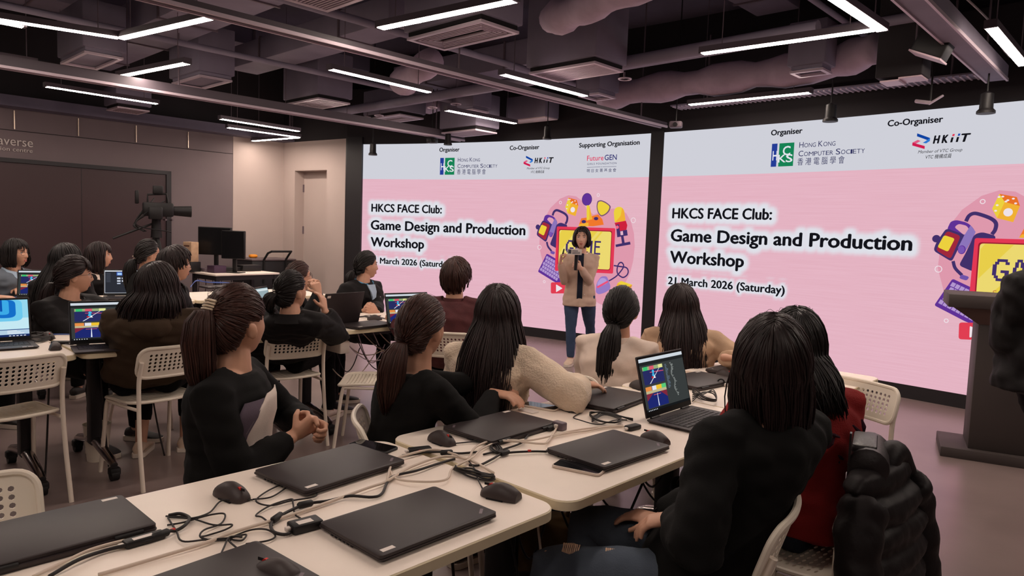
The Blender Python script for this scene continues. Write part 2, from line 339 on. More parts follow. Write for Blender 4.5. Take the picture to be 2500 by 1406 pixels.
PIX = {'G': ['00111110', '01100011', '11000000', '11000000', '11001111', '11000011', '01100011', '00111110'],
       'A': ['00111000', '01101100', '01101100', '11000110', '11000110', '11111110', '11000110', '11000110'],
       'M': ['11000011', '11100111', '11111111', '11011011', '11000011', '11000011', '11000011', '11000011'],
       'E': ['11111111', '11000000', '11000000', '11111110', '11000000', '11000000', '11000000', '11111111']}
def art_shapes():
    A = ART; g = glow; L = []
    L.append([(g((222, 152, 172)), A['blob'])])
    l2 = []
    ye, yd, og, pu, nv, li, rd, dk, wh = g((236, 208, 62)), g((240, 176, 52)), g((240, 128, 40)), g((96, 50, 150)), g((66, 48, 106)), g((152, 122, 190)), g((224, 62, 82)), g((172, 30, 48)), g((238, 226, 232))
    l2 += [(ye, A['dieL']), (g((232, 112, 40)), A['dieT']), (yd, A['dieF']), (nv, circ(A['ball'][0], 0.078, .084)), (pu, circ(A['ball'][0], 0.072, .079))]
    l2 += [(g((240, 120, 44)), A['base']), (yd, A['stick']), (ye, [A['stick'][0], A['stick'][1], ((A['stick'][1][0] + A['stick'][2][0]) / 2 - .02, A['stick'][2][1]), A['stick'][3]])]
    l2 += [(g((120, 84, 112)), rounded(A['shield'], .03)), (ye, rounded(A['shieldin'], .03)), (ye, rounded(A['mic'], .03)), (yd, rounded(A['micsh'], .02)), (g((206, 34, 60)), A['micred']), (nv, A['yoke']), (g((226, 180, 200)), A['yokehole']), (nv, A['stem']), (nv, A['foot'])]
    l2 += [(pu, rounded(A['frame'], .03)), (g((222, 160, 180)), rounded(A['framehole'], .02)), (nv, rounded(A['cup2'], .03)), (nv, circ((A['cup'][4][0] - .002, A['cup'][4][1] + .035), .035)), (nv, rounded(A['cup'], .03))]
    l2 += [(nv,) + stroke(A['hband'], .032), (nv,) + stroke(A['boom'], .028), (g((112, 82, 168)), rounded(A['boomtip'], .02))]
    l2 += [(pu, rounded(A['kb'], .02)), (rd, rounded(A['play'], .025)), (g((150, 122, 194)), rounded(A['mouse'], .05)), (nv,) + stroke(A['mcable'], .018)]
    l2 += [(ye, A['die2a']), (yd, A['die2b']), (g((226, 150, 60)), A['die2c'])]
    for i, r in enumerate(A['rings']): l2.append((wh,) + ring(r, (.022, .022, .034, .032, .02)[i], .007))
    L.append(l2)
    l3 = [(wh, circ(p, .011, .008, 12)) for p in A['pips']] + [(wh, circ(A['pipbig'][0], .035, .036))]
    l3 += [(nv, circ(p, .034, .022)) for p in A['btn']] + [(yd, A['baselow']), (g((240, 100, 130)), circ(A['micdot'][0], .022)), (g((160, 40, 60)), rounded(A['cupred'], .03)), (g((140, 116, 186)), [A['frame'][4], A['frame'][5], A['frame'][6], A['frame'][7], A['frame'][8]]), (pu, circ(A['hinge'][0], .032, .04))]
    l3 += [(wh, rounded(A['tri'], .012)), (g((176, 156, 214)), rounded(A['mousehi'], .04))]
    q = A['kbq']
    for r in range(5):
        for k in range(9):
            u0 = .02 + k * .112 + (r % 2) * .03; v0 = .03 + r * .195
            if u0 + .095 < 1.0: l3.append((g((178, 150, 206)), [bilin(q, u0, v0), bilin(q, u0 + .095, v0), bilin(q, u0 + .095, v0 + .165), bilin(q, u0, v0 + .165)]))
    L.append(l3)
    l4 = [(g((226, 56, 84)), rounded(A['mon'], .02)), (ye, rounded(A['cupyel'], .02)), (g((236, 80, 120)), rounded(A['mbar'], .01)), (g((120, 84, 176)), circ(A['hinge'][0], .026, .034))]
    L.append(l4); L.append([(g((150, 28, 46)), rounded(A['monin'], .03))])
    l6 = [(g((236, 216, 112)), rounded(A['monsc'], .03))]
    L.append(l6)
    q = A['monsc']
    l7 = [(g((232, 206, 74)), [bilin(q, u0, .005), bilin(q, u0 + wd, .005), bilin(q, u0 + wd - .55, .995), bilin(q, u0 - .55, .995)]) for u0, wd in ((.62, .12), (.8, .04))]
    l7 += [(g((232, 206, 74)), [bilin(q, .05, .005), bilin(q, .32, .005), bilin(q, .01, .62), bilin(q, .01, .1)])]
    L.append(l7)
    l8 = []
    for ch in 'GAME':
        (x0, z1), (x1, z0) = A[ch]
        for r, row in enumerate(PIX[ch]):
            for k, b in enumerate(row):
                if b == '1':
                    dx, dz = (x1 - x0) / 8, (z1 - z0) / 8
                    l8.append((nv, [(x0 + k * dx, z1 - r * dz - dz), (x0 + k * dx + dx, z1 - r * dz - dz), (x0 + k * dx + dx, z1 - r * dz), (x0 + k * dx, z1 - r * dz)]))
    l8.append((g((190, 104, 66)),) + fit_text('S T R E A M E R', A['str'][0][0] + .0, A['str'][1][0], A['str'][0][1] - .035, .062, bold=-0.012))
    L.append(l8); return L
LAYERS = art_shapes()
BK = glow((20, 20, 26))
TITLES = [('HKCS FACE Club:', .172, 1.41, 1.703, .128, .010), ('Game Design and Production', .168, 2.84, 1.425, .150, .010), ('Workshop', .172, 1.115, 1.160, .150, .010), ('21 March 2026 (Saturday)', .160, 1.612, .895, .095, .006)]
TITLE_SHAPES = [fit_text(b, x0, x1, z, cap, .0) for b, x0, x1, z, cap, bold in TITLES]
def heavy(sh, k): return [([(x + d, z + e) for x, z in sh[0]], sh[1]) for d, e in ((-k, 0), (k, 0), (0, -k * .6), (0, k * .6))]
nvt = glow((44, 46, 92))
HEAD_SHAPES = [(BK,) + h for t_ in [fit_text('Organiser', 1.345, 1.69, 2.622, .062, .004), fit_text('Co-Organiser', 2.54, 3.02, 2.622, .062, .004), fit_text('Supporting Organisation', 3.65, 4.545, 2.619, .062, .004)] for h in heavy(t_, .0025)]
lb = [(glow((36, 60, 150)), [(1.363, 2.28), (1.425, 2.28), (1.425, 2.53), (1.363, 2.53)]), (glow((22, 130, 84)), [(1.447, 2.28), (1.612, 2.28), (1.612, 2.53), (1.447, 2.53)])]
lw = glow((226, 228, 236))
lc = [(lw,) + fit_text('H', 1.378, 1.432, 2.35, .105, .014), (lw,) + fit_text('C', 1.49, 1.575, 2.40, .10, .016), (lw,) + fit_text('K', 1.442, 1.53, 2.325, .085, .014), (lw,) + fit_text('S', 1.53, 1.604, 2.325, .085, .016)]
def smallcaps(body, x0, x1, z, cap):
    """capitals with taller initials"""
    tot = 0; run = []
    for i, ch in enumerate(body):
        first = ch != ' ' and (i == 0 or body[i - 1] == ' ')
        wd = {' ': .32, 'I': .34, 'M': .95, 'O': .82, 'C': .74}.get(ch, .66) * (1.0 if first else .76)
        run.append((ch, first, wd)); tot += wd
    k = (x1 - x0) / tot; out = []; x = x0
    for ch, first, wd in run:
        if ch != ' ': out.append((nvt,) + fit_text(ch, x + .06 * k * wd, x + wd * k * .92, z, cap * (1.0 if first else .76), .0))
        x += wd * k
    return out
SMALL = smallcaps('HONG KONG', 1.665, 2.05, 2.470, .062) + smallcaps('COMPUTER SOCIETY', 1.662, 2.345, 2.378, .062)
SMALL += [(nvt,) + fit_text('香 港 電 腦 學 會', 1.66, 2.15, 2.290, .062)]
SMALL += [(BK,) + h for t_ in (fit_text('H K', 2.955, 3.075, 2.43, .075, .006, .2), fit_text('T', 3.185, 3.255, 2.43, .075, .006, .2)) for h in heavy(t_, .004)]
for x, cc in ((3.095, (224, 60, 90)), (3.14, (36, 84, 180))):
    SMALL += [(BK, [(x, 2.43), (x + .018, 2.43), (x + .026, 2.475), (x + .008, 2.475)]), (glow(cc), [(x + .012, 2.485), (x + .03, 2.485), (x + .034, 2.505), (x + .016, 2.505)])]
SMALL += [(BK,) + fit_text('Member of VTC Group', 2.83, 3.20, 2.345, .030, 0, .25), (BK,) + fit_text('VTC 機構成員', 2.90, 3.115, 2.292, .032, .004, .2)]
bl, bl2, re, re2 = glow((14, 66, 160)), glow((44, 120, 210)), glow((206, 28, 78)), glow((222, 90, 130))
SMALL += [(bl, [(2.81, 2.5070), (2.81, 2.5350), (2.925, 2.4830), (2.925, 2.4550)]), (bl2, [(2.925, 2.4830), (2.925, 2.4550), (2.895, 2.4350), (2.865, 2.4414)]), (re, [(2.775, 2.4510), (2.775, 2.4230), (2.885, 2.3830), (2.885, 2.4110)]), (re2, [(2.775, 2.4510), (2.80, 2.4350), (2.845, 2.4606), (2.82, 2.4734)])]
SMALL += [(glow((222, 50, 92)),) + fit_text('Future', 3.78, 4.03, 2.44, .07, .006), (glow((40, 40, 110)),) + fit_text('GEN', 4.045, 4.225, 2.44, .072, .010), (nvt,) + fit_text('GIRLS FOUNDATION', 3.785, 4.225, 2.385, .026, 0, 0, 1.2)]
SMALL += [(nvt, [(3.785, 2.352), (3.99, 2.352), (3.99, 2.356), (3.785, 2.356)]), (nvt, [(4.02, 2.352), (4.225, 2.352), (4.225, 2.356), (4.02, 2.356)]), (nvt, circ((4.005, 2.354), .005, n=8)), (nvt,) + fit_text('明 日 女 菁 基 金 會', 3.785, 4.225, 2.290, .036, .004)]
# pink slide with the soft white halo the slide puts round its title
def slide_material():
    m = bpy.data.materials.new('slide_pink'); m.use_nodes = True; nt = m.node_tree; nt.nodes.remove(nt.nodes['Principled BSDF'])
    at = nt.nodes.new('ShaderNodeAttribute'); at.attribute_name = 'halo'
    tc = nt.nodes.new('ShaderNodeTexCoord'); mp = nt.nodes.new('ShaderNodeMapping'); mp.inputs['Scale'].default_value = (1.2, 1.2, 90)
    nz = nt.nodes.new('ShaderNodeTexNoise'); nz.inputs['Scale'].default_value = 1.5; nz.inputs['Detail'].default_value = 2
    rp = nt.nodes.new('ShaderNodeValToRGB'); rp.color_ramp.elements[0].position = .35; rp.color_ramp.elements[1].position = .65
    rp.color_ramp.elements[0].color = (*lin((226, 176, 191)), 1); rp.color_ramp.elements[1].color = (*lin((230, 182, 197)), 1)
    mx = nt.nodes.new('ShaderNodeMixRGB'); mx.inputs['Color2'].default_value = (*lin((222, 226, 234)), 1)
    e = nt.nodes.new('ShaderNodeEmission')
    for a, b in ((tc.outputs['Object'], mp.inputs['Vector']), (mp.outputs[0], nz.inputs['Vector']), (nz.outputs['Fac'], rp.inputs['Fac']), (rp.outputs['Color'], mx.inputs['Color1']), (at.outputs['Fac'], mx.inputs['Fac']), (mx.outputs[0], e.inputs[0]), (e.outputs[0], nt.nodes['Material Output'].inputs[0])): nt.links.new(a, b)
    return m
M_slide = slide_material(); M_band = emit('slide_white', (207, 208, 217), 1.0, True)
kd_pts = []
for v, f in TITLE_SHAPES:
    for fc in f:
        for i in range(len(fc)):
            a = v[fc[i]]; b = v[fc[(i + 1) % len(fc)]]; n = max(1, int(math.dist(a, b) / .02))
            kd_pts += [(a[0] + (b[0] - a[0]) * k / n, a[1] + (b[1] - a[1]) * k / n, 0) for k in range(n)]
KD = kdtree.KDTree(len(kd_pts))
for i, p in enumerate(kd_pts): KD.insert(p, i)
KD.balance()
def screen(s0, label):
    t = thing('led_screen', label, 'screen', W(s0 + SW / 2, 0, 0)); loc = Vector(t.location)
    def fix(o): return rel(o, t)
    fix(wall_slab('cabinet', s0 - .002, s0 + SW + .002, Z0, Z1, -.1, -.012, M_frame))
    n = int(SW / .025); m = int((2.21 - Z0) / .025); vs = []; hal = []
    for j in range(m + 1):
        for i in range(n + 1):
            x = SW * i / n; z = Z0 + (2.21 - Z0) * j / m; vs.append(W(s0 + x, z, -.004))
            d = KD.find((x, z, 0))[2]; small = z < 1.05
            r0, r1 = (.012, .05) if small else (.03, .095)
            k = min(1, max(0, (d - r0) / (r1 - r0))); hal.append((1 - k * k * (3 - 2 * k)) * .95)
    c = MB(); c.add(vs, [(j * (n + 1) + i, j * (n + 1) + i + 1, (j + 1) * (n + 1) + i + 1, (j + 1) * (n + 1) + i) for j in range(m) for i in range(n)])
    o = c.build('slide', M_slide); a = o.data.attributes.new('halo', 'FLOAT', 'POINT'); a.data.foreach_set('value', hal); fix(o)
    fix(flat_to_wall([(M_band, [(0, 2.21), (SW, 2.21), (SW, Z1), (0, Z1)])], s0, -.004, None, 'header_band'))
    for s, b, nm in zip(TITLE_SHAPES, (.006, .0075, .0075, .0045), ('club_line', 'title_line', 'workshop_line', 'date_line')): fix(flat_to_wall([(BK,) + h for h in heavy(s, b)], s0, .0, None, nm))
    fix(flat_to_wall(HEAD_SHAPES, s0, .0, None, 'heading_text'))
    fix(flat_to_wall(lb, s0, -.001, None, 'emblem')); fix(flat_to_wall(lc, s0, .0015, None, 'emblem_letters')); fix(flat_to_wall(SMALL, s0, .0, None, 'organiser_marks'))
    k = -.002
    for lay, nm in zip(LAYERS, ('backdrop_shape', 'gadgets', 'gadget_details', 'monitor_frame', 'monitor_bezel', 'monitor_screen', 'screen_glare', 'screen_lettering')):
        fix(flat_to_wall(lay, s0, k, None, nm, .12, .0002)); k += .0002 * len(lay) + .0006
    return t
screen(SL, 'glowing pink workshop slide on the left half of the curved LED wall behind the presenter')
screen(SRT, 'glowing pink workshop slide on the LED wall section behind the lectern, running out of frame')
# ================================================================== ceiling services
M_strip = emit('strip_diffuser', (255, 236, 222), STRIP, True)
def strip_light(p, q, label, z):
    """1.2 m suspended linear light between plan points p and q"""
    p = Vector((*p, z)); q = Vector((*q, z)); d = q - p; az = math.degrees(atan2(d.x, d.y)); L = d.length
    t = thing('linear_light', label, 'ceiling light', p.lerp(q, .5), az, 'linear lights under the ceiling'); h = L / 2
    c = MB(); c.box((-.037, -h - .02, .004), (.037, h + .02, .05)); c.box((-.037, -h - .02, -.002), (.037, -h, .004)); c.box((-.037, h, -.002), (.037, h + .02, .004)); c.build('housing', M_trunk, t)
    c = MB(); c.box((-.032, -h, -.002), (.032, h, .0035)); c.build('diffuser', M_strip, t)
    for s in (-.75, .75): c = MB(); c.cyl((0, s * h, .05), (0, s * h, CZ - z - .003), .004, n=6); c.build('suspension_rod', M_steel, t)
S29 = [((-CZ, 5.2), (-3.23, 5.78), 'cut by the left edge of the photo, topmost left'), ((-3.22, 5.8), (-2.22, 5.14), 'running up to the right, meeting the topmost left light'),
       ((-4.98, 6.49), (-4.63, 6.86), 'barely entering at the left edge above the grey wall'), ((-4.08, 7.33), (-3.06, 6.61), 'short-looking, tilted up, second from the top on the left'),
       ((-5.31, 8.05), (-4.53, 8.97), 'upper of the two parallel lights above the grey wall sign'), ((-6.6, 10.19), (-5.73, 10.99), 'lowest one against the top of the grey wall'),
       ((-1.75, 6.65), (-.95, 7.58), 'just left of the middle, sloping down towards the left screen'), ((-1.02, 5.24), (-.05, 4.52), 'bright near one at top centre above the square-ringed diffuser'),
       ((-.16, 6.6), (.69, 7.48), 'running along the long grey trunking beside the slatted grille'), ((-.87, 8.68), (-.04, 9.52), 'above the left screen heading, sloping right'),
       ((-3.03, 8.89), (-2.22, 9.82), 'above the beige end wall, upper of that cluster'), ((1.42, 5.62), (2.36, 4.85), 'long one rising to the corner at the upper right'),
       ((1.85, 7.75), (2.8, 6.92), 'thin far one above the right screen'), ((1.58, 4.02), (2.42, 4.86), 'wide near one coming from the top edge at right'), ((3.05, 4.71), (3.92, 5.62), 'at the right edge beyond the steel channel')]
for p, q, l in S29: strip_light(p, q, 'linear ceiling light ' + l, 2.9)
for p, q, l in [((-3.9, 9.38), (-3.17, 10.33), 'second of the cluster before the beige end wall'), ((-4.14, 10.2), (-3.38, 11.05), 'lower long side of the V before the beige end wall'), ((-4.35, 11.76), (-3.40, 11.08), 'short side of the V before the beige end wall')]:
    strip_light(p, q, 'linear ceiling light ' + l, 2.8)
# the rows carry on over and behind the photographer
for a, b, al in ((-0.6, 4.4, 1), (-.9, 1.4, 1), (1.8, 1.7, 1), (-3.2, 3.0, 0), (-3.4, .4, 1), (-1.2, -1.6, 0), (2.2, -1.4, 1), (4.6, -1.6, 0), (0.2, 6.6, 1), (-2.2, 7.2, 1), (5.2, -0.4, 1), (.5, 10.5, 1), (-1.4, 10.0, 1)):
    p = room(a, b); q = p + (RU if al else RV) * 1.2
    strip_light((p.x, p.y), (q.x, q.y), 'linear ceiling light out of view over the photographer', 2.9)

def diffuser(name, a0, b0, a1, b1, z, label, style, box=None):
    """ceiling air terminal, sides along the room axes, with the duct box it hangs from"""
    ca, cb = (a0 + a1) / 2, (b0 + b1) / 2; t = thing(name, label, 'air vent', room(ca, cb, z), RA - 90 + 90, 'ceiling air vents')
    x, y = (b1 - b0) / 2, (a1 - a0) / 2       # local y = RU, local x = -RV
    c = MB(); w_ = .035
    for lo, hi in (((-x, -y, 0), (x, -y + w_, .02)), ((-x, y - w_, 0), (x, y, .02)), ((-x, -y + w_, 0), (-x + w_, y - w_, .02)), ((x - w_, -y + w_, 0), (x, y - w_, .02))): c.box(lo, hi)
    c.build('rim', M_alu, t)
    c = MB(); c.box((-x + .01, -y + .01, .03), (x - .01, y - .01, .06)); c.build('backing', M_slot if style != 'plain' else M_duct, t)
    if style == 'rings':
        for k in range(1, 5):
            c = MB(); i = w_ + k * .03; xx, yy = x - i, y - i; r = .006
            for lo, hi in (((-xx, -yy, .004), (xx, -yy + r, .028)), ((-xx, yy - r, .004), (xx, yy, .028)), ((-xx, -yy + r, .004), (-xx + r, yy - r, .028)), ((xx - r, -yy + r, .004), (xx, yy - r, .028))): c.box(lo, hi)
            c.build('louvre', M_alu, t)
    if style == 'slats':
        n = 11; c = MB()
        for k in range(n): yy = -y + w_ + (2 * y - 2 * w_) * (k + .5) / n; c.box((-x + w_, yy - .005, .004), (x - w_, yy + .005, .026))
        c.build('slats', M_alu, t)
    if box: c = MB(); c.box((-x - .02, -y - .02, .061), (x + .02, y + .02, box), bev=.01); c.build('duct_box', M_ductd, t)
    return t
diffuser('ceiling_diffuser', 3.66, 3.87, 4.07, 4.75, 3.0, 'rectangular air diffuser of nested rings below the nearest centre light', 'rings', .45)
diffuser('ceiling_grille', 5.15, 3.95, 5.60, 4.75, 3.0, 'slatted air grille under a deep grey duct box right of the trunking', 'slats', .72)
diffuser('ceiling_diffuser', 6.0, 7.9, 6.42, 8.72, 3.0, 'small ringed diffuser above the left end of the left screen', 'rings', .4)
diffuser('ceiling_grille', 6.26, 6.72, 6.55, 7.0, 3.0, 'little square air vent between light strip and white bottomed box', 'plain', .3)
diffuser('ceiling_grille', 6.45, 6.86, 6.85, 7.55, 2.78, 'flat grille in front of the left screen heading', 'slats', .5)
diffuser('ceiling_grille', 6.3, 4.76, 6.63, 5.05, 3.0, 'little frame vent where the strip beside the trunking ends', 'plain', .3)
diffuser('ceiling_grille', 6.49, 2.44, 6.72, 2.74, 3.0, 'square vent frame under the wrapped duct at upper right', 'plain', .45)
diffuser('ceiling_grille', 4.68, 7.8, 5.14, 8.6, 3.0, 'slatted grille at the end of the upper left light', 'slats', .6)
diffuser('ceiling_diffuser', 3.22, 7.74, 3.58, 8.5, 3.0, 'dim square diffuser below the middle left light', 'plain', .55)
diffuser('ceiling_diffuser', 2.1, 7.62, 2.44, 8.42, 3.0, 'dim diffuser high on the left between two lights', 'plain', .5)
diffuser('ceiling_grille', 2.46, 4.0, 2.84, 4.62, 3.0, 'large dark grille cut by the top edge left of centre', 'slats', .36)
diffuser('ceiling_grille', 3.2, 10.25, 3.6, 10.7, 2.9, 'warm lit grille right behind the lowest left light', 'slats', .3)
t = thing('ceiling_unit', 'dark ceiling unit with a pale underside above the left screen', 'air unit', room(7.2, 6.55, 2.98), RA)
c = MB(); c.box((-.36, -.14, .012), (.36, .14, .32), bev=.01); c.build('casing', M_ductd, t)
c = MB(); c.box((-.35, -.13, 0), (.35, .13, .012)); c.build('underside', mat('pale_panel', (214, 192, 190), rough=.5), t)
# long trunkings, channel and tray along the room
def run_box(name, label, cat, a0, a1, b, z, wd, h, m, lip=True, hang=True):
    t = thing(name, label, cat, room((a0 + a1) / 2, b, z), RA); L = (a1 - a0) / 2
    c = MB(); c.box((-wd / 2, -L, 0), (wd / 2, L, h)); c.build('channel', m, t)
    if lip:
        for s in (-1, 1):
            c = MB(); c.box((s * wd / 2 - .008, -L, -.012), (s * wd / 2 + .008, L, .012)); c.build('flange', M_alu, t)
    if hang:
        k = max(2, int((a1 - a0) / 2.2))
        for i in range(k): y = -L + .5 + i * (2 * L - 1) / (k - 1); c = MB(); c.cyl((0, y, h), (0, y, CZ - z), .008, n=6); c.build('hanger_rod', M_steel, t)
    return t
run_box('trunking', 'long grey cable trunking crossing the ceiling towards the gap between screens', 'trunking', -2.0, 7.45, 4.63, 2.785, .085, .05, M_trunk)
run_box('trunking', 'grey cable trunking ending above the organiser heading of the left screen', 'trunking', -1.0, 6.95, 7.66, 2.75, .09, .10, M_trunk)
run_box('steel_channel', 'heavy grey steel channel slanting down the upper right corner', 'channel', -.5, 7.3, 1.27, 2.905, .15, .12, M_duct)
c = MB(); pts = spline([room(a, 1.12 + .03 * sin(a * 3), 3.035 + .008 * cos(a * 5)) for a in np.linspace(1.5, 7.0, 16)], 4); c.tube(pts, .007, 6); tag(c.build('cable', mat('grey_cable', (150, 140, 140), rough=.5)), 'loose grey cable clipped along the steel channel at upper right', 'cable')
# ducts across the room
def duct(name, label, p, q, wd, h, m, seams=True):
    d = q - p; L = d.length; az = math.degrees(atan2(d.x, d.y)); t = thing(name, label, 'duct', p.lerp(q, .5), az, None)
    c = MB(); c.box((-wd / 2, -L / 2, 0), (wd / 2, L / 2, h), bev=.01); c.build('body', m, t)
    if seams:
        k = max(2, int(L / 1.2))
        for i in range(k): y = -L / 2 + (i + .5) * L / k; c = MB(); c.box((-wd / 2 - .015, y - .012, -.015), (wd / 2 + .015, y + .012, h + .015)); c.build('flange', M_steel, t)
    return t
duct('air_duct', 'wide grey air duct crossing above the nearest centre light', room(2.9, -1.0, 3.38), room(2.9, 10.4, 3.38), .55, .3, M_duct)
duct('air_duct', 'broad pale purple duct at the top right of centre', room(4.75, -2.5, 3.42), room(4.75, 3.6, 3.42), .62, .28, M_duct)
duct('air_duct', 'grey branch duct rising behind the slatted grille', room(5.2, 3.2, 3.80), room(7.2, 3.2, 3.80), .45, .28, M_ductd)
duct('air_duct', 'dark duct above the left lights parallel to the grey wall', room(-1, 9.3, 3.78), room(6.3, 9.3, 3.78), .5, .32, M_ductd)
duct('air_duct', 'dark duct on the left between the tilted lights', room(-1, 6.4, 3.78), room(5.6, 6.4, 3.78), .45, .28, M_ductd)
duct('air_duct', 'pale duct section in the top centre beyond the first light', room(4.3, 5.6, 3.4), room(4.3, 9.0, 3.4), .4, .26, M_duct)
duct('air_duct', 'short duct across the middle above the trunking', room(6.35, 5.3, 3.40), room(6.35, 8.2, 3.40), .5, .3, M_duct)
duct('air_duct', 'dark duct over the lectern at top right', room(3.2, -.9, 3.78), room(7.0, -.9, 3.78), .6, .3, M_ductd)
def wrapped(label, pts, r, seed):
    rnd = random.Random(seed); p = spline(pts, 6); rr = [r * (1 + .12 * sin(i * 1.3) + rnd.uniform(-.08, .08)) for i in range(len(p))]
    c = MB(); c.tube(p, rr, 14); return tag(c.build('wrapped_duct', M_insul, None, True, 180), label, 'duct')
wrapped('lumpy pinkish insulated duct above the right screen', [room(6.95, 5.2, 3.12), room(6.95, 4.4, 3.14), room(6.9, 3.4, 3.13), room(6.95, 2.6, 3.15), room(6.8, 2.1, 3.2)], .15, 1)
wrapped('insulated duct bend in the top centre beside the ringed diffuser', [room(4.3, 2.0, 3.3), room(4.35, 3.0, 3.27), room(4.5, 3.6, 3.25), room(4.7, 4.1, 3.3)], .13, 2)
wrapped('crumpled insulated duct above the left screen end', [room(6.68, 7.75, 3.3), room(6.72, 8.1, 3.3), room(6.68, 8.6, 3.33)], .15, 3)
wrapped('round insulated duct stub left of the deep grey box', [room(4.9, 5.9, 3.25), room(5.0, 6.5, 3.12), room(5.25, 6.9, 3.2)], .14, 4)
def pipe(label, pts, r, m=None):
    c = MB(); c.tube(spline(pts, 5), r, 10); return tag(c.build('pipe', m or M_duct), label, 'pipe')
pipe('thick pipe crossing the ceiling behind the trunking', [room(5.8, 9.6, 3.12), room(5.8, 7, 3.12), room(5.75, 5, 3.12), room(5.7, 2.2, 3.14)], .06)
pipe('second pipe crossing the ceiling nearer the screens', [room(6.15, 7.7, 3.2), room(6.15, 6, 3.2), room(6.1, 1.5, 3.22)], .04)
pipe('sprinkler pipe along the left lights', [room(-1, 7.3, 3.2), room(3, 7.3, 3.2), room(6.6, 7.35, 3.2)], .03)
pipe('pipe running above the long trunking', [room(0, 5.5, 3.3), room(3, 5.5, 3.3), room(7.2, 5.5, 3.28)], .035)
pipe('thin conduit in the top right ceiling', [room(2.5, 2.3, 3.4), room(5, 2.3, 3.4), room(7.3, 2.3, 3.4)], .025)
for i, (a, b, l) in enumerate(((5.86, 7.05, 'near the middle of the thick pipe'), (5.86, 6.6, 'right of the middle on the thick pipe'), (5.84, 4.1, 'near the right end of the thick pipe'), (5.87, 8.2, 'at the left end of the thick pipe'), (5.87, 8.5, 'leftmost under the thick pipe'))):
    t = thing('ring_sensor', 'round ring fitting hanging ' + l, 'fitting', room(a, b, 3.0), 0, 'ring fittings under the pipe')
    c = MB(); c.tube([(.06 * cos(k * pi / 10), .06 * sin(k * pi / 10), 0) for k in range(20)], .008, 6, close=True); c.build('ring', M_alu, t)
    c = MB(); c.cyl((0, .06, 0), (0, .06, .08), .01); c.build('stem', M_steel, t)
# black spotlights on drop rods in front of the screens
for (x, y, z), r, l in (((-2.09, 10.35, 2.50), .055, 'at the left end of the left screen'), ((-.96, 9.89, 2.63), .05, 'above the organiser heading of the left screen'), ((.38, 9.14, 2.66), .05, 'above the co-organiser heading of the left screen'), ((3.0, 6.89, 2.63), .06, 'in front of the top edge of the right screen'), ((3.86, 5.93, 2.58), .06, 'largest, before the right screen close to the frame edge')):
    t = thing('pendant_spotlight', 'black spotlight on a drop rod ' + l, 'spotlight', (x, y, z), 0, 'spotlights before the screens')
    c = MB(); c.lathe([(r * 1.15, 0), (r * 1.15, .02), (r * .85, .04), (r * .8, .16), (r * .3, .175), (.01, .18)], 18); c.build('lamp_housing', M_blk, t)
    c = MB(); c.cyl((0, 0, .175), (0, 0, CZ - z), .007, n=6); c.build('drop_rod', M_blk, t)
for (x, y, z), l in (((-1.19, 9.99, 2.66), 'black'), ((1.78, 8.07, 2.70), 'small grey')):
    t = thing('ceiling_camera', l + ' camera on a rod in front of the ' + ('left screen top edge' if l == 'black' else 'gap between the screens'), 'camera', (x, y, z), 20)
    c = MB(); c.box((-.07, -.05, 0), (.07, .05, .07), bev=.012); c.build('body', M_blk if l == 'black' else M_steel, t)
    c = MB(); c.cyl((0, -.05, .03), (0, -.075, .028), .025); c.build('lens', M_blk, t)
    c = MB(); c.cyl((0, 0, .07), (0, 0, CZ - z), .007, n=6); c.build('drop_rod', M_blk, t)
t = thing('access_point', 'small pale winged antenna above the co-organiser heading of the right screen', 'antenna', (3.58, 6.25, 2.68), 40)
c = MB(); c.box((-.13, -.02, .02), (0, .02, .05), Matrix.Rotation(radians(12), 4, 'Y'), .008); c.build('wing', M_alu, t)
c = MB(); c.box((.0, -.02, .02), (.13, .02, .035), Matrix.Rotation(radians(-32), 4, 'Y'), .006); c.build('wing', M_alu, t)
c = MB(); c.cyl((0, 0, .03), (0, 0, 1.07), .008, n=6); c.build('drop_rod', M_blk, t)
t = thing('projector_mount', 'tall black hanging box with pale bracket under it at upper right', 'bracket', room(6.35, 1.75, 2.78), RA)
c = MB(); c.box((-.17, -.13, .03), (.17, .13, .97), bev=.01); c.build('column_box', M_black, t)
c = MB(); c.box((-.14, -.1, 0), (.0, .1, .012)); c.box((.0, -.1, .015), (.16, .1, .027)); c.box((-.004, -.1, 0), (.004, .1, .027)); c.build('bracket', mat('pale_bracket', (196, 170, 178), rough=.4, metal=.3), t)
t = thing('stage_light', 'black square lamp tilted on a yoke beside the steel channel', 'lamp', room(5.85, 1.42, 2.92), RA)
Mt = Matrix.Rotation(radians(25), 4, 'Y'); c = MB(); c.box((-.11, -.09, -.08), (.11, .09, .1), Mt, .01); c.build('lamp_head', M_blk, t)
c = MB(); c.box((-.115, -.095, -.092), (.115, .095, -.08), Mt); c.build('rim', mat('pale_bracket', (0, 0, 0)), t)
c = MB(); c.tube([(-.12, 0, .0), (-.12, 0, .2), (0, 0, .26), (.12, 0, .2), (.12, 0, 0)], .008, 6); c.cyl((0, 0, .26), (0, 0, .8), .01, n=6); c.build('yoke', M_steel, t)
t = thing('smoke_detector', 'small pinkish disc with red centre at the right edge of the ceiling', 'detector', room(5.47, -.22, 2.98), 0)
c = MB(); c.lathe([(.01, 0), (.06, .004), (.065, .02), (.05, .03), (.01, .032)], 20); c.build('disc', mat('pink_disc', (236, 150, 156), rough=.4), t)
c = MB(); c.lathe([(.004, -.012), (.022, -.008), (.024, .004)], 14); c.build('sensor', mat('red_plastic', (190, 30, 36), rough=.4), t)
c = MB(); c.cyl((0, 0, .03), (0, 0, .77), .006, n=6); c.build('stem', M_steel, t)
t = thing('light_tray', 'louvred grey cable tray running along the top of the right screen', 'tray', W(7.6, 2.98, .22), 133)
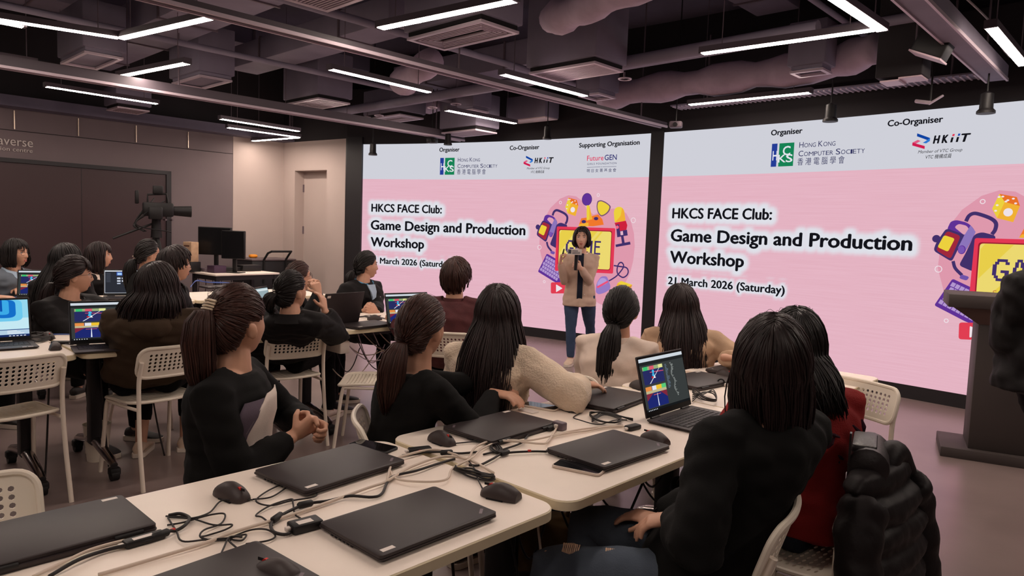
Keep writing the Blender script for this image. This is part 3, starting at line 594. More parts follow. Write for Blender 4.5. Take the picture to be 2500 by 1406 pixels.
c = MB(); c.box((-.12, -1.6, 0), (.12, 1.6, .015)); c.build('base', M_duct, t)
c = MB()
for k in range(60): c.box((-.11, -1.58 + k * .053, -.012), (.11, -1.565 + k * .053, 0))
c.build('slats', M_alu, t)
for y in (-1.2, 1.2): c = MB(); c.cyl((0, y, .015), (0, y, .77), .01, n=6); c.build('hanger_rod', M_steel, t)
# ================================================================== tables
M_top = mat('cream_laminate', (247, 232, 219), rough=0.42, spec=0.4, var=0.03, vscale=5)
M_edge = mat('cream_edge', (232, 216, 184), rough=0.5)
M_chrome = mat('chrome', (170, 160, 158), rough=0.22, metal=1.0)
M_rub = mat('black_rubber', (20, 18, 19), rough=0.6)
M_pow = mat('black_powder_coat', (27, 25, 27), rough=0.5)
def make_table():
    t = thing('training_table', '-', 'table')
    c = MB(); rr = rrect(-.682, -.40, .682, .40, .06, 6); ins = rrect(-.680, -.398, .680, .398, .058, 6)
    c.loft([[(x, y, .737) for x, y in ins], [(x, y, .74) for x, y in ins]]); c.build('tabletop', M_top, t)
    c = MB(); o2 = rrect(-.683, -.401, .683, .401, .06, 6)
    c.loft([[(x, y, .709) for x, y in rrect(-.678, -.396, .678, .396, .056, 6)], [(x, y, .712) for x, y in o2], [(x, y, .7365) for x, y in o2], [(x, y, .7395) for x, y in ins]], cap=False); c.f.append(tuple(range(28))[::-1]); c.m.append(0); c.build('edge_band', M_edge, t)
    c = MB(); c.box((-.55, -.02, .62), (.55, .02, .70)); c.build('beam', M_pow, t)
    c = MB(); c.box((-.5, .06, .655), (.5, .22, .705), bev=.01); c.build('cable_tray', M_pow, t)
    for s in (-1, 1):
        x = s * .52
        c = MB(); c.box((x - .03, -.045, .13), (x + .03, .045, .71), bev=.008); c.build('leg', M_pow, t)
        f = MB(); f.tube([(x, -.34, .085), (x, -.30, .10), (x, -.06, .15), (x, .06, .15), (x, .30, .10), (x, .34, .085)], [.02, .024, .03, .03, .024, .02], 10); foot = f.build('foot', M_chrome, t)
        for y in (-.34, .34):
            k = MB(); k.cyl((x - .02, y, .035), (x + .02, y, .035), .034, n=16); k.box((x - .028, y - .03, .03), (x + .028, y + .03, .075), bev=.01); k.build('caster', M_rub, foot)
    return t
TAB = make_table(); first_tab = True
def table(a, b, label, daz=0.0, grp='white training tables'):
    global first_tab
    p = room(a, b); az = RA - 90 + daz
    if first_tab: TAB.location = p; TAB.rotation_euler = (0, 0, -radians(az)); TAB['label'] = label; TAB['group'] = grp; first_tab = False; return TAB
    return dup(TAB, p, az, label, grp)
table(.753, 1.55, 'white training table nearest the camera with four closed laptops'); table(2.145, 1.548, 'white training table holding the open laptop beside the girl in black'); table(3.517, 1.548, 'farthest white table of the front row, bare end near the LED wall')
table(.425, 4.575, 'white table at the left edge under the laptop with a blue wallpaper'); table(1.81, 4.575, 'white table before the girl in the olive hoodie'); table(3.19, 4.575, 'white table between the woman with blue collar and the one in maroon')
table(.60, 6.85, 'white table at far left carrying the drink carton'); table(1.98, 6.85, 'white table in the back row under the laptop with a file window'); table(3.36, 6.85, 'white table in the back row with a blue network cable on it')

# ================================================================== perforated white chairs
M_chair = mat('white_chair_plastic', (232, 220, 203), rough=0.42, spec=0.45)
M_chairt = mat('white_chair_tube', (230, 216, 200), rough=0.35, spec=0.5)
def perforated(nx, ny, x0, x1, y0, y1, hr, mapf, th, outline, kx=1.0, ky=1.0):
    """flat panel with real holes; mapf(x, y, d) bends it into place"""
    c = MB(); dx, dy = (x1 - x0) / nx, (y1 - y0) / ny; V = {}; F = []; pts = []
    def vid(x, y, d):
        k = (round(x, 5), round(y, 5), d)
        if k not in V: V[k] = len(pts); pts.append(mapf(x, y, d * th))
        return V[k]
    E8 = [(-1, -1), (0, -1), (1, -1), (1, 0), (1, 1), (0, 1), (-1, 1), (-1, 0)]
    for i in range(nx):
        for j in range(ny):
            cx, cy = x0 + (i + .5) * dx, y0 + (j + .5) * dy
            out = [(cx + a * dx / 2, cy + b * dy / 2) for a, b in E8]
            inn = [(cx + hr * kx * cos(radians(-135 + 45 * k)), cy + hr * ky * sin(radians(-135 + 45 * k))) for k in range(8)]
            for k in range(8):
                l = (k + 1) % 8
                F.append((vid(*out[k], 0), vid(*out[l], 0), vid(*inn[l], 0), vid(*inn[k], 0)))
                F.append((vid(*out[l], 1), vid(*out[k], 1), vid(*inn[k], 1), vid(*inn[l], 1)))
                F.append((vid(*inn[k], 0), vid(*inn[l], 0), vid(*inn[l], 1), vid(*inn[k], 1)))
    bd = [(x0 + i * dx / 2, y0) for i in range(2 * nx)] + [(x1, y0 + j * dy / 2) for j in range(2 * ny)] + [(x1 - i * dx / 2, y1) for i in range(2 * nx)] + [(x0, y1 - j * dy / 2) for j in range(2 * ny)]
    ol = [outline(*p) for p in bd]; m = len(bd)
    for k in range(m):
        l = (k + 1) % m
        F.append((vid(*bd[l], 0), vid(*bd[k], 0), vid(*ol[k], 0), vid(*ol[l], 0))); F.append((vid(*bd[k], 1), vid(*bd[l], 1), vid(*ol[l], 1), vid(*ol[k], 1))); F.append((vid(*ol[l], 0), vid(*ol[k], 0), vid(*ol[k], 1), vid(*ol[l], 1)))
    c.add(pts, F); return c, [mapf(*p, th / 2) for p in ol]
def rr_outline(w_, h_, r, x0, x1, y0, y1):
    cx, cy = (x0 + x1) / 2, (y0 + y1) / 2
    def f(x, y):
        X = (x - cx) / ((x1 - x0) / 2) * w_; Y = (y - cy) / ((y1 - y0) / 2) * h_
        ax, ay = abs(X) - (w_ - r), abs(Y) - (h_ - r)
        if ax > 0 and ay > 0:
            l = math.hypot(ax, ay); X = math.copysign(w_ - r + ax / l * r, X); Y = math.copysign(h_ - r + ay / l * r, Y)
        return cx + X, cy + Y
    return f
def make_chair():
    t = thing('perforated_chair', '-', 'chair')
    # backrest: x across, y = height above its lower edge; local frame of the chair: +Y is where the sitter looks
    def mb_(x, y, d):
        return Vector((x, -.235 - .05 * (y / .165) - d + .035 * (x / .2) ** 2, .615 + y))
    c, ol = perforated(12, 5, -.152, .152, .022, .128, .0078, mb_, .006, rr_outline(.198, .083, .05, -.152, .152, .022, .128), 1.0, 1.0)
    c.tube(ol, .010, 8, close=True); c.build('backrest', M_chair, t)
    def ms(x, y, d): return Vector((x, y, .447 - d + .018 * (y / .19) ** 2 * (1 if y < 0 else -.6) + .010 * (x / .19) ** 2))
    c, ol = perforated(9, 13, -.15, .15, -.15, .15, .008, ms, .008, rr_outline(.192, .188, .05, -.15, .15, -.15, .15), 1.6, .55)
    c.tube(ol, .009, 8, close=True); c.build('seat', M_chair, t)
    for s in (-1, 1):
        c = MB(); c.tube(spline([(s * .20, -.285, 0), (s * .195, -.24, .25), (s * .19, -.222, .45), (s * .188, -.222, .60), (s * .186, -.25, .70)], 5), .0115, 10); c.build('leg', M_chairt, t)
        c = MB(); c.tube(spline([(s * .20, .21, 0), (s * .19, .18, .25), (s * .185, .16, .40), (s * .183, .145, .437)], 4), .0115, 10); c.build('leg', M_chairt, t)
        c = MB(); c.tube([(s * .185, .15, .43), (s * .188, -.02, .427), (s * .19, -.222, .435)], .0095, 8); c.build('seat_rail', M_chairt, t)
    c = MB(); c.cyl((-.185, .14, .425), (.185, .14, .425), .009, n=8); c.build('stretcher', M_chairt, t)
    return t
CHAIR = make_chair(); first_chair = True; CHAIRS = []
def chair(p, az, label, grp='white perforated chairs'):
    global first_chair
    if first_chair: CHAIR.location = p; CHAIR.rotation_euler = (0, 0, -radians(az)); CHAIR['label'] = label; CHAIR['group'] = grp; first_chair = False; return CHAIR
    return dup(CHAIR, p, az, label, grp)
def chair_leg(p, az, side, label):
    """place a chair by where its rear leg meets the floor; side -1 left, +1 right"""
    f = azv(az); r = Vector((f.y, -f.x, 0)); return chair(p - r * (.2 * side) + f * .285, az, label)
CH = {}
CH['left'] = chair_leg(px(175, 1226, 0), -53, 1, 'empty white perforated chair at the left edge, back turned to the camera')
CH['olive'] = chair_leg(px(350, 1203, 0), -54, -1, 'white perforated chair under the girl in the olive hoodie')
CH['pony'] = chair_leg(px(800, 1088, 0), -38, 1, 'white perforated chair under the girl in black holding her cheek')
CH['empty_mid'] = chair(px(905, 925, .45) * Vector((1, 1, 0)), -95, 'empty white perforated chair turned sideways in the middle')
CH['corner'] = chair(Vector((-1.235, 1.565, 0)), 133, 'white perforated chair in the lower left corner beyond the near table')
CH['bare_end'] = chair(px(2015, 1100, .45) * Vector((1, 1, 0)) , -118, 'empty white perforated chair at the far end of the front row')
# plain white chair of the woman in grey
t = thing('office_chair', 'plain white high backed chair behind the smiling woman in grey', 'chair', px(20, 668, 0.62) * Vector((1, 1, 0)), 112)
c = MB(); c.box((-.24, -.30, .50), (.24, -.25, 1.12), bev=.05); c.build('backrest', M_chair, t)
c = MB(); c.box((-.23, -.24, .41), (.23, .22, .47), bev=.03); c.build('seat', M_chair, t)
c = MB(); c.cyl((0, 0, .06), (0, 0, .41), .03); c.build('column', M_chrome, t)
c = MB(); c.box((-.02, -.29, .36), (.02, -.05, .41)); c.build('back_bracket', M_chrome, t)
for k in range(5): c = MB(); a = 2 * pi * k / 5; c.tube([(0, 0, .09), (.25 * cos(a), .25 * sin(a), .055)], [.025, .015], 8); c.cyl((.25 * cos(a), .25 * sin(a) - .01, .027), (.25 * cos(a), .25 * sin(a) + .012, .027), .027); c.build('leg', M_chrome, t)

# ================================================================== lectern
M_lec = mat('lectern_laminate', (66, 58, 56), rough=0.6, var=0.06, vscale=3)
lp = px(2362, 1118, 0); lf = 118.0       # heading along its front, left to right
t = thing('lectern', 'dark grey lectern on a flat foot in front of the right screen', 'lectern', lp + azv(lf) * .33, lf - 90)
c = MB(); c.box((-.335, .0, .07), (.335, .36, .945), bev=.004); c.build('body', M_lec, t)
c = MB(); c.loft([[(-.335, .0, .945), (-.335, .36, .945), (.335, .36, .945), (.335, .0, .945)], [(-.50, -.07, 1.06), (-.50, .40, 1.06), (.50, .40, 1.06), (.50, -.07, 1.06)]]); c.build('flared_neck', mat('lectern_brown', (92, 68, 62), rough=.5), t)
c = MB(); c.box((-.53, -.11, 1.06), (.53, .44, 1.15), bev=.006); c.build('top', M_lec, t)
c = MB(); c.box((-.50, -.06, .0), (.56, .42, .07), bev=.004); c.build('foot', M_lec, t)
c = MB(); c.box((.0, -.003, .1), (.004, .001, .94)); c.build('panel_joint', M_slot, t)

# ================================================================== production corner at the back
pt = px(575, 664, .74)
t = thing('production_table', 'dark legged work table crowded with video gear by the beige wall', 'table', (pt.x, pt.y, 0), 128)
c = MB(); c.box((-.50, -.35, .715), (.50, .35, .74), bev=.004); c.build('tabletop', M_top, t)
for x in (-.45, .45):
    for y in (-.3, .3): c = MB(); c.box((x - .025, y - .025, 0), (x + .025, y + .025, .715)); c.build('leg', M_pow, t)
c = MB(); c.box((-.47, -.32, .65), (.47, .32, .715)); c.build('frame', M_pow, t)
TP = t
def on(t, x, y, z=0):
    return t.matrix_basis @ Vector((x, y, z)) if t.rotation_euler.z == 0 else Matrix.Translation(t.location) @ t.rotation_euler.to_matrix().to_4x4() @ Vector((x, y, z))
M_dark = mat('dark_screen', (20, 20, 22), rough=0.25, spec=0.5)
def monitor(p, az, w_, h_, label, leg=.12):
    t = thing('computer_monitor', label, 'monitor', p, az)
    c = MB(); c.box((-w_ / 2, -.02, leg), (w_ / 2, .02, leg + h_), bev=.008); c.build('casing', M_blk, t)
    c = MB(); c.box((-w_ / 2 + .012, -.0225, leg + .012), (w_ / 2 - .012, -.019, leg + h_ - .012)); c.build('display', M_dark, t)
    c = MB(); c.box((-.03, .02, .0), (.03, .05, leg + h_ * .5), bev=.005); c.box((-.12, -.05, 0), (.12, .12, .012), bev=.004); c.build('stand', M_blk, t); return t
m1 = pxd(525, 640, 10.15); m2 = pxd(570, 640, 10.0)
monitor((m1.x, m1.y, .74), 6, .50, .40, 'black monitor, left of the overlapping pair on the video gear table', .24)
monitor((m2.x, m2.y, .74), 10, .36, .40, 'black monitor, right of the overlapping pair on the video gear table', .20)
M_led = emit('green_panel', (150, 210, 50), .8)
for i, (x, y, w_, d_, h_, m, l) in enumerate(((-.30, -.15, .3, .2, .09, M_led, 'green lit control surface under the monitors'), (.0, -.22, .36, .22, .06, M_blk, 'black rack unit on the front of the video gear table'), (.30, .02, .18, .2, .10, mat('purple_box', (70, 48, 70), rough=.5), 'small purple box on the video gear table'), (.28, -.22, .2, .14, .05, M_steel, 'grey converter box on the video gear table'))):
    t = thing('video_device', l, 'device', on(TP, x, y, .74), 128); c = MB(); c.box((-w_ / 2, -d_ / 2, 0), (w_ / 2, d_ / 2, h_), bev=.006); c.build('case', M_blk if m is M_led else m, t)
    if m is M_led: c = MB(); c.box((-w_ / 2 + .01, -d_ / 2 - .002, .01), (w_ / 2 - .01, -d_ / 2 + .002, h_ - .01)); c.build('lit_panel', m, t)
    c = MB()
    for k in range(4): c.cyl((-w_ / 2 + w_ * (k + .5) / 4, -d_ / 2, h_ / 2), (-w_ / 2 + w_ * (k + .5) / 4, -d_ / 2 - .006, h_ / 2), .008, n=8)
    c.build('knob', M_alu, t)
for k in range(7):
    rnd = random.Random(k); x = -.2 + k * .09; c = MB()
    c.tube(spline([on(TP, x, -.2, .755), on(TP, x + .02, -.37, .77), on(TP, x - .03 + rnd.uniform(-.05, .05), -.40, .5), on(TP, x + rnd.uniform(-.12, .12), -.38, .18)], 6), .006, 6)
    tag(c.build('cable', M_rub), 'black cable hanging off the front of the video gear table', 'cable', 'cables hanging off the video gear table')
sp = pxd(466, 640, 10.0)
t = thing('wooden_box', 'pale wooden box with printed lettering beside the monitors', 'box', (sp.x, sp.y, 1.0), 30); c = MB(); c.box((-.09, -.06, -.12), (.09, .06, .16), bev=.004); c.build('panel', mat('pale_wood', (196, 160, 130), rough=.7, var=.15, vscale=12), t)
for z in (.02, .09): c = MB(); c.box((-.07, -.062, z), (.05, -.0602, z + .025)); c.build('print', mat('brown_ink', (110, 76, 60), rough=.8), t)
c = MB(); c.box((-.11, -.08, -.26), (.11, .08, -.12), bev=.004); c.build('base_box', M_blk, t)
# flight case on wheels
cp = px(700, 722, 0.25)
t = thing('equipment_case', 'dark grey wheeled equipment case with a raised trolley handle', 'case', (cp.x, cp.y, 0), 38)
t.location -= azv(38) * .42
c = MB(); c.box((-.28, -.4, .08), (.28, .4, .86), bev=.015); c.build('body', M_pow, t)
c = MB(); c.box((-.285, -.405, .86), (.285, .405, .89), bev=.01); c.build('lid', mat('case_lid', (98, 84, 86), rough=.6), t)
c = MB(); c.tube([(.29, -.2, .5), (.29, -.2, .88), (.40, -.2, .99), (.47, -.18, 1.02), (.47, .18, 1.02), (.40, .2, .99), (.29, .2, .88), (.29, .2, .5)], .018, 8); c.build('handle', M_rub, t)
for x in (-.22, .22):
    for y in (-.32, .32): c = MB(); c.cyl((x - .02, y, .04), (x + .02, y, .04), .04); c.build('wheel', M_rub, t)
q = on(t, -.1, -.15, .89)
t = thing('tape_roll', 'yellow orange roll of tape on the wheeled case', 'tape', q, 0); c = MB(); c.tube([(.045 * cos(k * pi / 10), .045 * sin(k * pi / 10), .03) for k in range(20)], .026, 8, close=True); c.build('roll', mat('orange_tape', (238, 150, 40), rough=.5), t)
# shoulder camera rig on a tripod by the unlit display
rp = pxd(382, 585, 9.3)
t = thing('camera_rig', 'black broadcast camera rig on a tripod before the unlit wall display', 'camera', (rp.x, rp.y, 0), 60)
c = MB(); c.box((-.12, -.16, 1.50), (.12, .2, 1.68), bev=.02); c.build('camera_body', M_blk, t)
c = MB(); c.cyl((0, .2, 1.58), (0, .42, 1.58), .06, .075); c.build('lens', M_blk, t)
c = MB(); c.box((-.30, -.24, 1.66), (-.04, -.20, 1.83), bev=.008); c.build('viewfinder_monitor', M_blk, t)
c = MB(); c.tube([(0, -.1, 1.68), (0, -.1, 1.78), (0, .12, 1.80), (0, .14, 1.68)], .014, 8); c.box((-.05, -.04, 1.79), (.05, .08, 1.9), bev=.01); c.build('top_handle', M_blk, t)
c = MB(); c.box((.1, -.1, 1.46), (.26, .06, 1.62), bev=.015); c.build('battery_pack', M_blk, t)
c = MB(); c.cyl((-.2, .1, 1.46), (.24, .1, 1.46), .012); c.cyl((-.2, .18, 1.46), (.24, .18, 1.46), .012); c.build('rod_support', M_steel, t)
c = MB(); c.cyl((0, 0, 1.22), (0, 0, 1.5), .07, .05); c.cyl((0, -.05, 1.4), (.1, -.5, 1.2), .014); c.build('fluid_head', M_blk, t)
for k in range(3): c = MB(); a = 2 * pi * k / 3 + .5; c.tube([(0, 0, 1.25), (.25 * cos(a), .25 * sin(a), .65), (.5 * cos(a), .5 * sin(a), 0.012)], [.03, .024, .014], 8); c.build('leg', M_blk, t)
rnd = random.Random(5)
for k in range(4): c = MB(); c.tube(spline([(rnd.uniform(-.2, .2), rnd.uniform(-.2, .2), 1.55 + rnd.uniform(0, .2)), (rnd.uniform(-.3, .3), -.25, 1.4), (rnd.uniform(-.2, .2), rnd.uniform(-.2, .2), 1.3)], 6), .008, 6); c.build('cable', M_rub, t)
# ================================================================== laptops
M_lap = mat('laptop_shell', (50, 42, 43), rough=0.5, spec=0.4, var=0.04, vscale=20)
M_key = mat('laptop_keys', (38, 33, 35), rough=0.5)
M_deck = mat('laptop_deck', (58, 48, 50), rough=0.5)
M_stk = mat('white_sticker', (226, 214, 206), rough=0.5)
M_red = mat('red_accent', (200, 40, 34), rough=0.4)
TT = .7402
def q4(a, b, c_, d): return [a, b, c_, d]
def picture(parent, name, M, w_, h_, kind):
    """flat lit picture on a laptop display: list of coloured polygons, each a hair above the last"""
    P = []; g = glow
    def R(c, x0, y0, x1, y1): P.append((g(c), [(x0, y0), (x1, y0), (x1, y1), (x0, y1)]))
    rnd = random.Random(len(kind))
    if kind == 'game':
        R((56, 60, 60), 0, 0, 1, 1); R((206, 214, 222), 0, .935, 1, 1); R((34, 36, 38), 0, .87, 1, .935); R((24, 26, 28), 0, 0, 1, .045)
        R((40, 44, 96), .05, .50, .50, .83); R((150, 170, 120), .05, .77, .5, .84); R((60, 190, 110), .07, .77, .16, .84); R((214, 90, 110), .2, .77, .30, .84); R((226, 226, 150), .40, .775, .49, .84)
        P.append((g((210, 80, 110)), [(.2, .715), (.5, .70), (.5, .715), (.2, .73)])); P.append((g((226, 230, 240)), [(.16, .51), (.18, .51), (.42, .77), (.41, .77)]))
        P.append((g((70, 180, 226)), circ((.27, .73), .025, .035, 10))); P.append((g((70, 180, 226)), circ((.265, .665), .025, .035, 10))); P.append((g((190, 40, 50)), circ((.24, .62), .022, .022, 8))); P.append((g((240, 240, 244)), [(.265, .60), (.31, .60), (.285, .66)]))
        R((30, 40, 110), .05, .06, .50, .46); R((226, 140, 70), .05, .38, .18, .46); R((236, 190, 50), .28, .38, .40, .46); R((90, 200, 120), .40, .37, .5, .46); R((226, 226, 236), .19, .38, .28, .46); R((190, 180, 140), .05, .33, .5, .38)
        P.append((g((126, 40, 60)), [(.05, .33), (.2, .33), (.05, .2)])); P.append((g((126, 40, 60)), [(.35, .33), (.5, .33), (.5, .2)])); R((214, 90, 100), .2, .285, .36, .297); P.append((g((226, 234, 250)), [(.27, .07), (.29, .07), (.285, .31), (.278, .31)]))
        for k in range(30):
            y = .81 - k * .016; R((110, 130, 150), .545, y, .56 + rnd.uniform(.01, .06), y + .006)
        for k in range(42):
            y = .82 - k * .016; x = .66 + .02 * sin(k * .35) + .001 * k; R((176, 182, 178), x, y, x + rnd.uniform(.01, .055), y + .006)
        for k in range(6): R((210, 214, 220), .03 + k * .035, .012, .045 + k * .035, .032)
    elif kind == 'wallpaper':
        R((150, 214, 236), 0, 0, 1, 1); R((196, 232, 242), 0, .1, 1, .5); R((40, 70, 130), 0, 0, 1, .20); R((180, 206, 226), 0, .06, 1, .18); R((24, 40, 90), 0, 0, 1, .05)
        for k, cc in enumerate(((110, 200, 236), (20, 110, 200), (60, 170, 230), (14, 80, 170))): P.append((g(cc), rounded([(.5 + k * .04, 1.0), (.92 - k * .09, 1.0), (.92 - k * .09, .42 + k * .09), (.5 + k * .04, .42 + k * .09)], .12, 6)))
        for k in range(3): R((236, 240, 246), .70 + .0 * k, .08 + k * .035, .93 - .05 * k, .095 + k * .035)
        for k in range(5): R((226, 232, 240), .72 + k * .05, .012, .75 + k * .05, .032)
    elif kind == 'files':
        R((44, 46, 54), 0, 0, 1, 1); R((226, 230, 236), 0, .955, 1, 1); R((206, 210, 220), 0, 0, .012, 1); R((206, 210, 220), 0, 0, 1, .015); R((206, 210, 220), .988, 0, 1, 1)
        for k in range(7): R((90, 96, 110), .04, .86 - k * .06, .14, .875 - k * .06)
        R((70, 100, 190), .28, .78, .94, .93); R((160, 200, 240), .30, .80, .40, .9); R((226, 236, 246), .55, .79, .68, .92)
        for r in range(2):
            for k in range(6): R((206, 212, 226), .29 + k * .11, .62 - r * .12, .37 + k * .11, .69 - r * .12)
        R((190, 200, 220), .29, .40, .37, .45)
    elif kind == 'doc':
        R((150, 170, 176), 0, 0, 1, 1); R((214, 226, 230), 0, .9, 1, .97)
    bm = bmesh.new(); mats = []
    for i, (m, pts) in enumerate(P):
        if m not in mats: mats.append(m)
        f = bm.faces.new([bm.verts.new(M @ Vector((-w_ / 2 + x * w_, y * h_, .0002 + .00003 * i))) for x, y in pts]); f.material_index = mats.index(m)
    me = bpy.data.meshes.new(name); bm.to_mesh(me); bm.free(); return link_mesh(name, me, mats, parent, False)
LW, LD = .362, .25
def base_shell(t, open_=False):
    c = MB(); c.loft([[(x, y, .0) for x, y in rrect(-LW / 2 + .012, -LD / 2 + .012, LW / 2 - .012, LD / 2 - .004, .008, 3)], [(x, y, .009) for x, y in rrect(-LW / 2, -LD / 2, LW / 2, LD / 2, .009, 3)], [(x, y, .0125) for x, y in rrect(-LW / 2, -LD / 2, LW / 2, LD / 2, .009, 3)]])
    b = c.build('base', M_lap, t)
    c = MB()
    for k in range(6): c.box((-LW / 2 - .0006, -.02 + k * .016, .005), (-LW / 2 + .001, -.012 + k * .016, .009))
    c.box((LW / 2 - .001, .0, .004), (LW / 2 + .0006, .03, .009)); c.build('ports', M_slot, b); return b
def make_closed():
    t = thing('closed_laptop', '-', 'laptop'); base_shell(t)
    c = MB(); c.loft([[(x, y, .0135) for x, y in rrect(-LW / 2, -LD / 2 + .001, LW / 2, LD / 2 - .006, .009, 3)], [(x, y, .0205) for x, y in rrect(-LW / 2, -LD / 2 + .001, LW / 2, LD / 2 - .006, .009, 3)], [(x, y, .0222) for x, y in rrect(-LW / 2 + .003, -LD / 2 + .004, LW / 2 - .003, LD / 2 - .009, .009, 3)]])
    lid = c.build('lid', M_lap, t)
    c = MB(); c.box((-LW / 2 + .015, -LD / 2 + .012, .0221), (-LW / 2 + .05, -LD / 2 + .026, .0226)); c.build('sticker', M_stk, lid)
    c = MB(); Mx = Matrix.Translation((LW / 2 - .03, -LD / 2 + .03, 0)) @ Matrix.Rotation(radians(40), 4, 'Z'); c.box((-.016, -.004, .0221), (.016, .004, .0225), Mx); c.build('emblem', M_steel, lid)
    c = MB()
    for s in (-1, 1): c.cyl((s * .12 - .03, LD / 2 - .004, .0125), (s * .12 + .03, LD / 2 - .004, .0125), .006, n=10)
    c.build('hinge', M_blk, t); return t
def make_open(kind, ang=105, cam_label=None):
    t = thing('open_laptop', '-', 'laptop'); base_shell(t)
    c = MB(); c.box((-.155, -.045, .0122), (.155, .09, .0128)); kb = c.build('keyboard_well', M_slot, t)
    c = MB()
    for r in range(6):
        n = (15, 14, 14, 13, 12, 8)[r]; y1 = .088 - r * .0215
        for k in range(n):
            x0 = -.152 + k * .304 / n; c.box((x0 + .001, y1 - .018, .0125), (x0 + .304 / n - .0012, y1 - .001, .0142), bev=.0015)
    c.build('keys', M_key, kb)
    c = MB(); c.box((-.055, -.115, .0122), (.055, -.053, .0129), bev=.0006); c.build('touchpad', M_deck, t)
    c = MB(); c.box((.105, -.115, .0123), (.125, -.10, .0129)); c.box((.13, -.115, .0123), (.155, -.102, .0129)); c.build('palm_sticker', M_stk, t)
    M = Matrix.Translation((0, LD / 2 - .004, .013)) @ Matrix.Rotation(radians(ang), 4, 'X')     # lid plane: local y up along the lid, z towards the user
    # after the turn local -y runs up the lid
    ML = Matrix.Translation((0, LD / 2 - .004, .013)) @ Matrix.Rotation(radians(180 - ang), 4, 'X') @ Matrix.Identity(4)
    ML = Matrix.Translation((0, LD / 2 - .004, .013)) @ Matrix(((1, 0, 0, 0), (0, -cos(radians(ang)), -sin(radians(ang)), 0), (0, sin(radians(ang)), -cos(radians(ang)), 0), (0, 0, 0, 1)))
    c = MB(); c.box((-LW / 2, .004, -.007), (LW / 2, .248, 0), ML, .004); lid = c.build('lid', M_lap, t)
    c = MB(); c.box((-LW / 2 + .004, .008, -.0002), (LW / 2 - .004, .244, .0006), ML); bz = c.build('bezel', M_dark, lid)
    picture(lid, 'display', ML @ Matrix.Translation((0, .026, .0007)), .344, .210, kind)
    c = MB(); c.box((LW / 2 - .05, .215, -.0076), (LW / 2 - .02, .232, -.0069), ML); c.build('sticker', M_stk, lid)
    c = MB()
    for s in (-1, 1): c.cyl((s * .12 - .03, LD / 2 - .004, .0125), (s * .12 + .03, LD / 2 - .004, .0125), .006, n=10)
    c.build('hinge', M_blk, t); return t
_used = {}
def put(key, maker, p, az, label, grp):
    if key not in _used:
        o = maker(); _used[key] = o; o.location = p; o.rotation_euler = (0, 0, -radians(az)); o['label'] = label; o['group'] = grp; return o
    return dup(_used[key], p, az, label, grp)
def lap4(c0, c1, c2, c3, label, flip=False):
    """closed laptop from the four corners of its lid in the photo: far left, far right, near right, near left"""
    P = [px(*c, .7615) for c in (c0, c1, c2, c3)]; ctr = (P[0] + P[1] + P[2] + P[3]) / 4; x = (P[1] - P[0]) + (P[2] - P[3]); az = heading(x) - 90
    return put('closed', make_closed, Vector((ctr.x, ctr.y, TT)), az + (180 if flip else 0), label, 'closed black laptops')
def lapc(p, az, label): return put('closed', make_closed, Vector((p.x, p.y, TT)), az, label, 'closed black laptops')
lap4((770, 1270), (1058, 1187), (1212, 1247), (940, 1360), 'closed black laptop nearest the camera, sticker at its front corner')
lap4((605, 1150), (880, 1075), (982, 1125), (745, 1198), 'closed black laptop before the woman with the hair clip')
lapc((px(402, 1275, .762) + px(280, 1210, .762)) / 2 - RU * .181, RA - 90 + 180, 'closed black laptop at the lower left, network adapter plugged in')
lapc(px(460, 1372, .762) - RV * .125 + RU * -.02, RA - 90 - 4, 'closed black laptop cut off by the bottom edge of the photo')
lap4((1080, 1043), (1240, 1002), (1358, 1030), (1210, 1073), 'closed black laptop before the girl with the low ponytail in black', True)
lap4((1328, 1090), (1490, 1048), (1634, 1088), (1488, 1140), 'closed black laptop with a phone lying against its front corner')
lap4((1381, 970), (1478, 945), (1585, 962), (1500, 1000), 'closed black laptop left of the open laptop', True)
lapc(px(1705, 925, .76), RA + 90 + 6, 'closed black laptop behind the open laptop, ringed adapter beside it')
lapc(px(1790, 905, .76) + RU * .1, RA + 90, 'closed black laptop under the arm of the girl in the beige jacket')
lapc(px(895, 790, .76), RA - 90 - 6, 'closed black laptop before the woman with the blue collar')
lapc(px(535, 698, .76), RA - 90, 'closed black laptop with a blue network cable on it in the back row')
def lopen(key, kind, hl, az, label, ang=105):
    """open laptop by the middle of its hinge"""
    f = azv(az); p = Vector((hl.x, hl.y, TT)) - f * (LD / 2); return put(key, lambda: make_open(kind, ang), p, az, label, 'open laptops')
hz = .753
lopen('game', 'game', (px(1580, 1024, hz) + px(1685, 990, hz)) / 2, heading(px(1685, 990, hz) - px(1580, 1024, hz)) - 90, 'open laptop with a game editor beside the girl in black at the front table')
lopen('wall', 'wallpaper', px(-18, 836, hz), RA - 90 + 4, 'open laptop with a blue wallpaper at the left edge')
lopen('game', 'game', px(262, 838, hz), RA - 90 + 10, 'open laptop with a game editor before the girl in the olive hoodie')
lopen('game', 'game', px(102, 727, hz), RA - 90 + 22, 'open laptop with a game editor behind the drink carton')
lopen('files', 'files', px(308, 722, hz), RA - 90 + 18, 'open laptop with a dark file window in the back row')
lopen('game', 'game', px(1000, 795, hz), RA - 90 + 8, 'open laptop with a game editor between blue collar and maroon')
lopen('doc', 'doc', px(640, 782, hz), RA - 90 - 34, 'open laptop with a pale page beside the girl holding her cheek')
lopen('game', 'game', px(828, 793, hz), RA + 90 - 8, 'open laptop seen from behind in front of the woman with blue collar', 100)
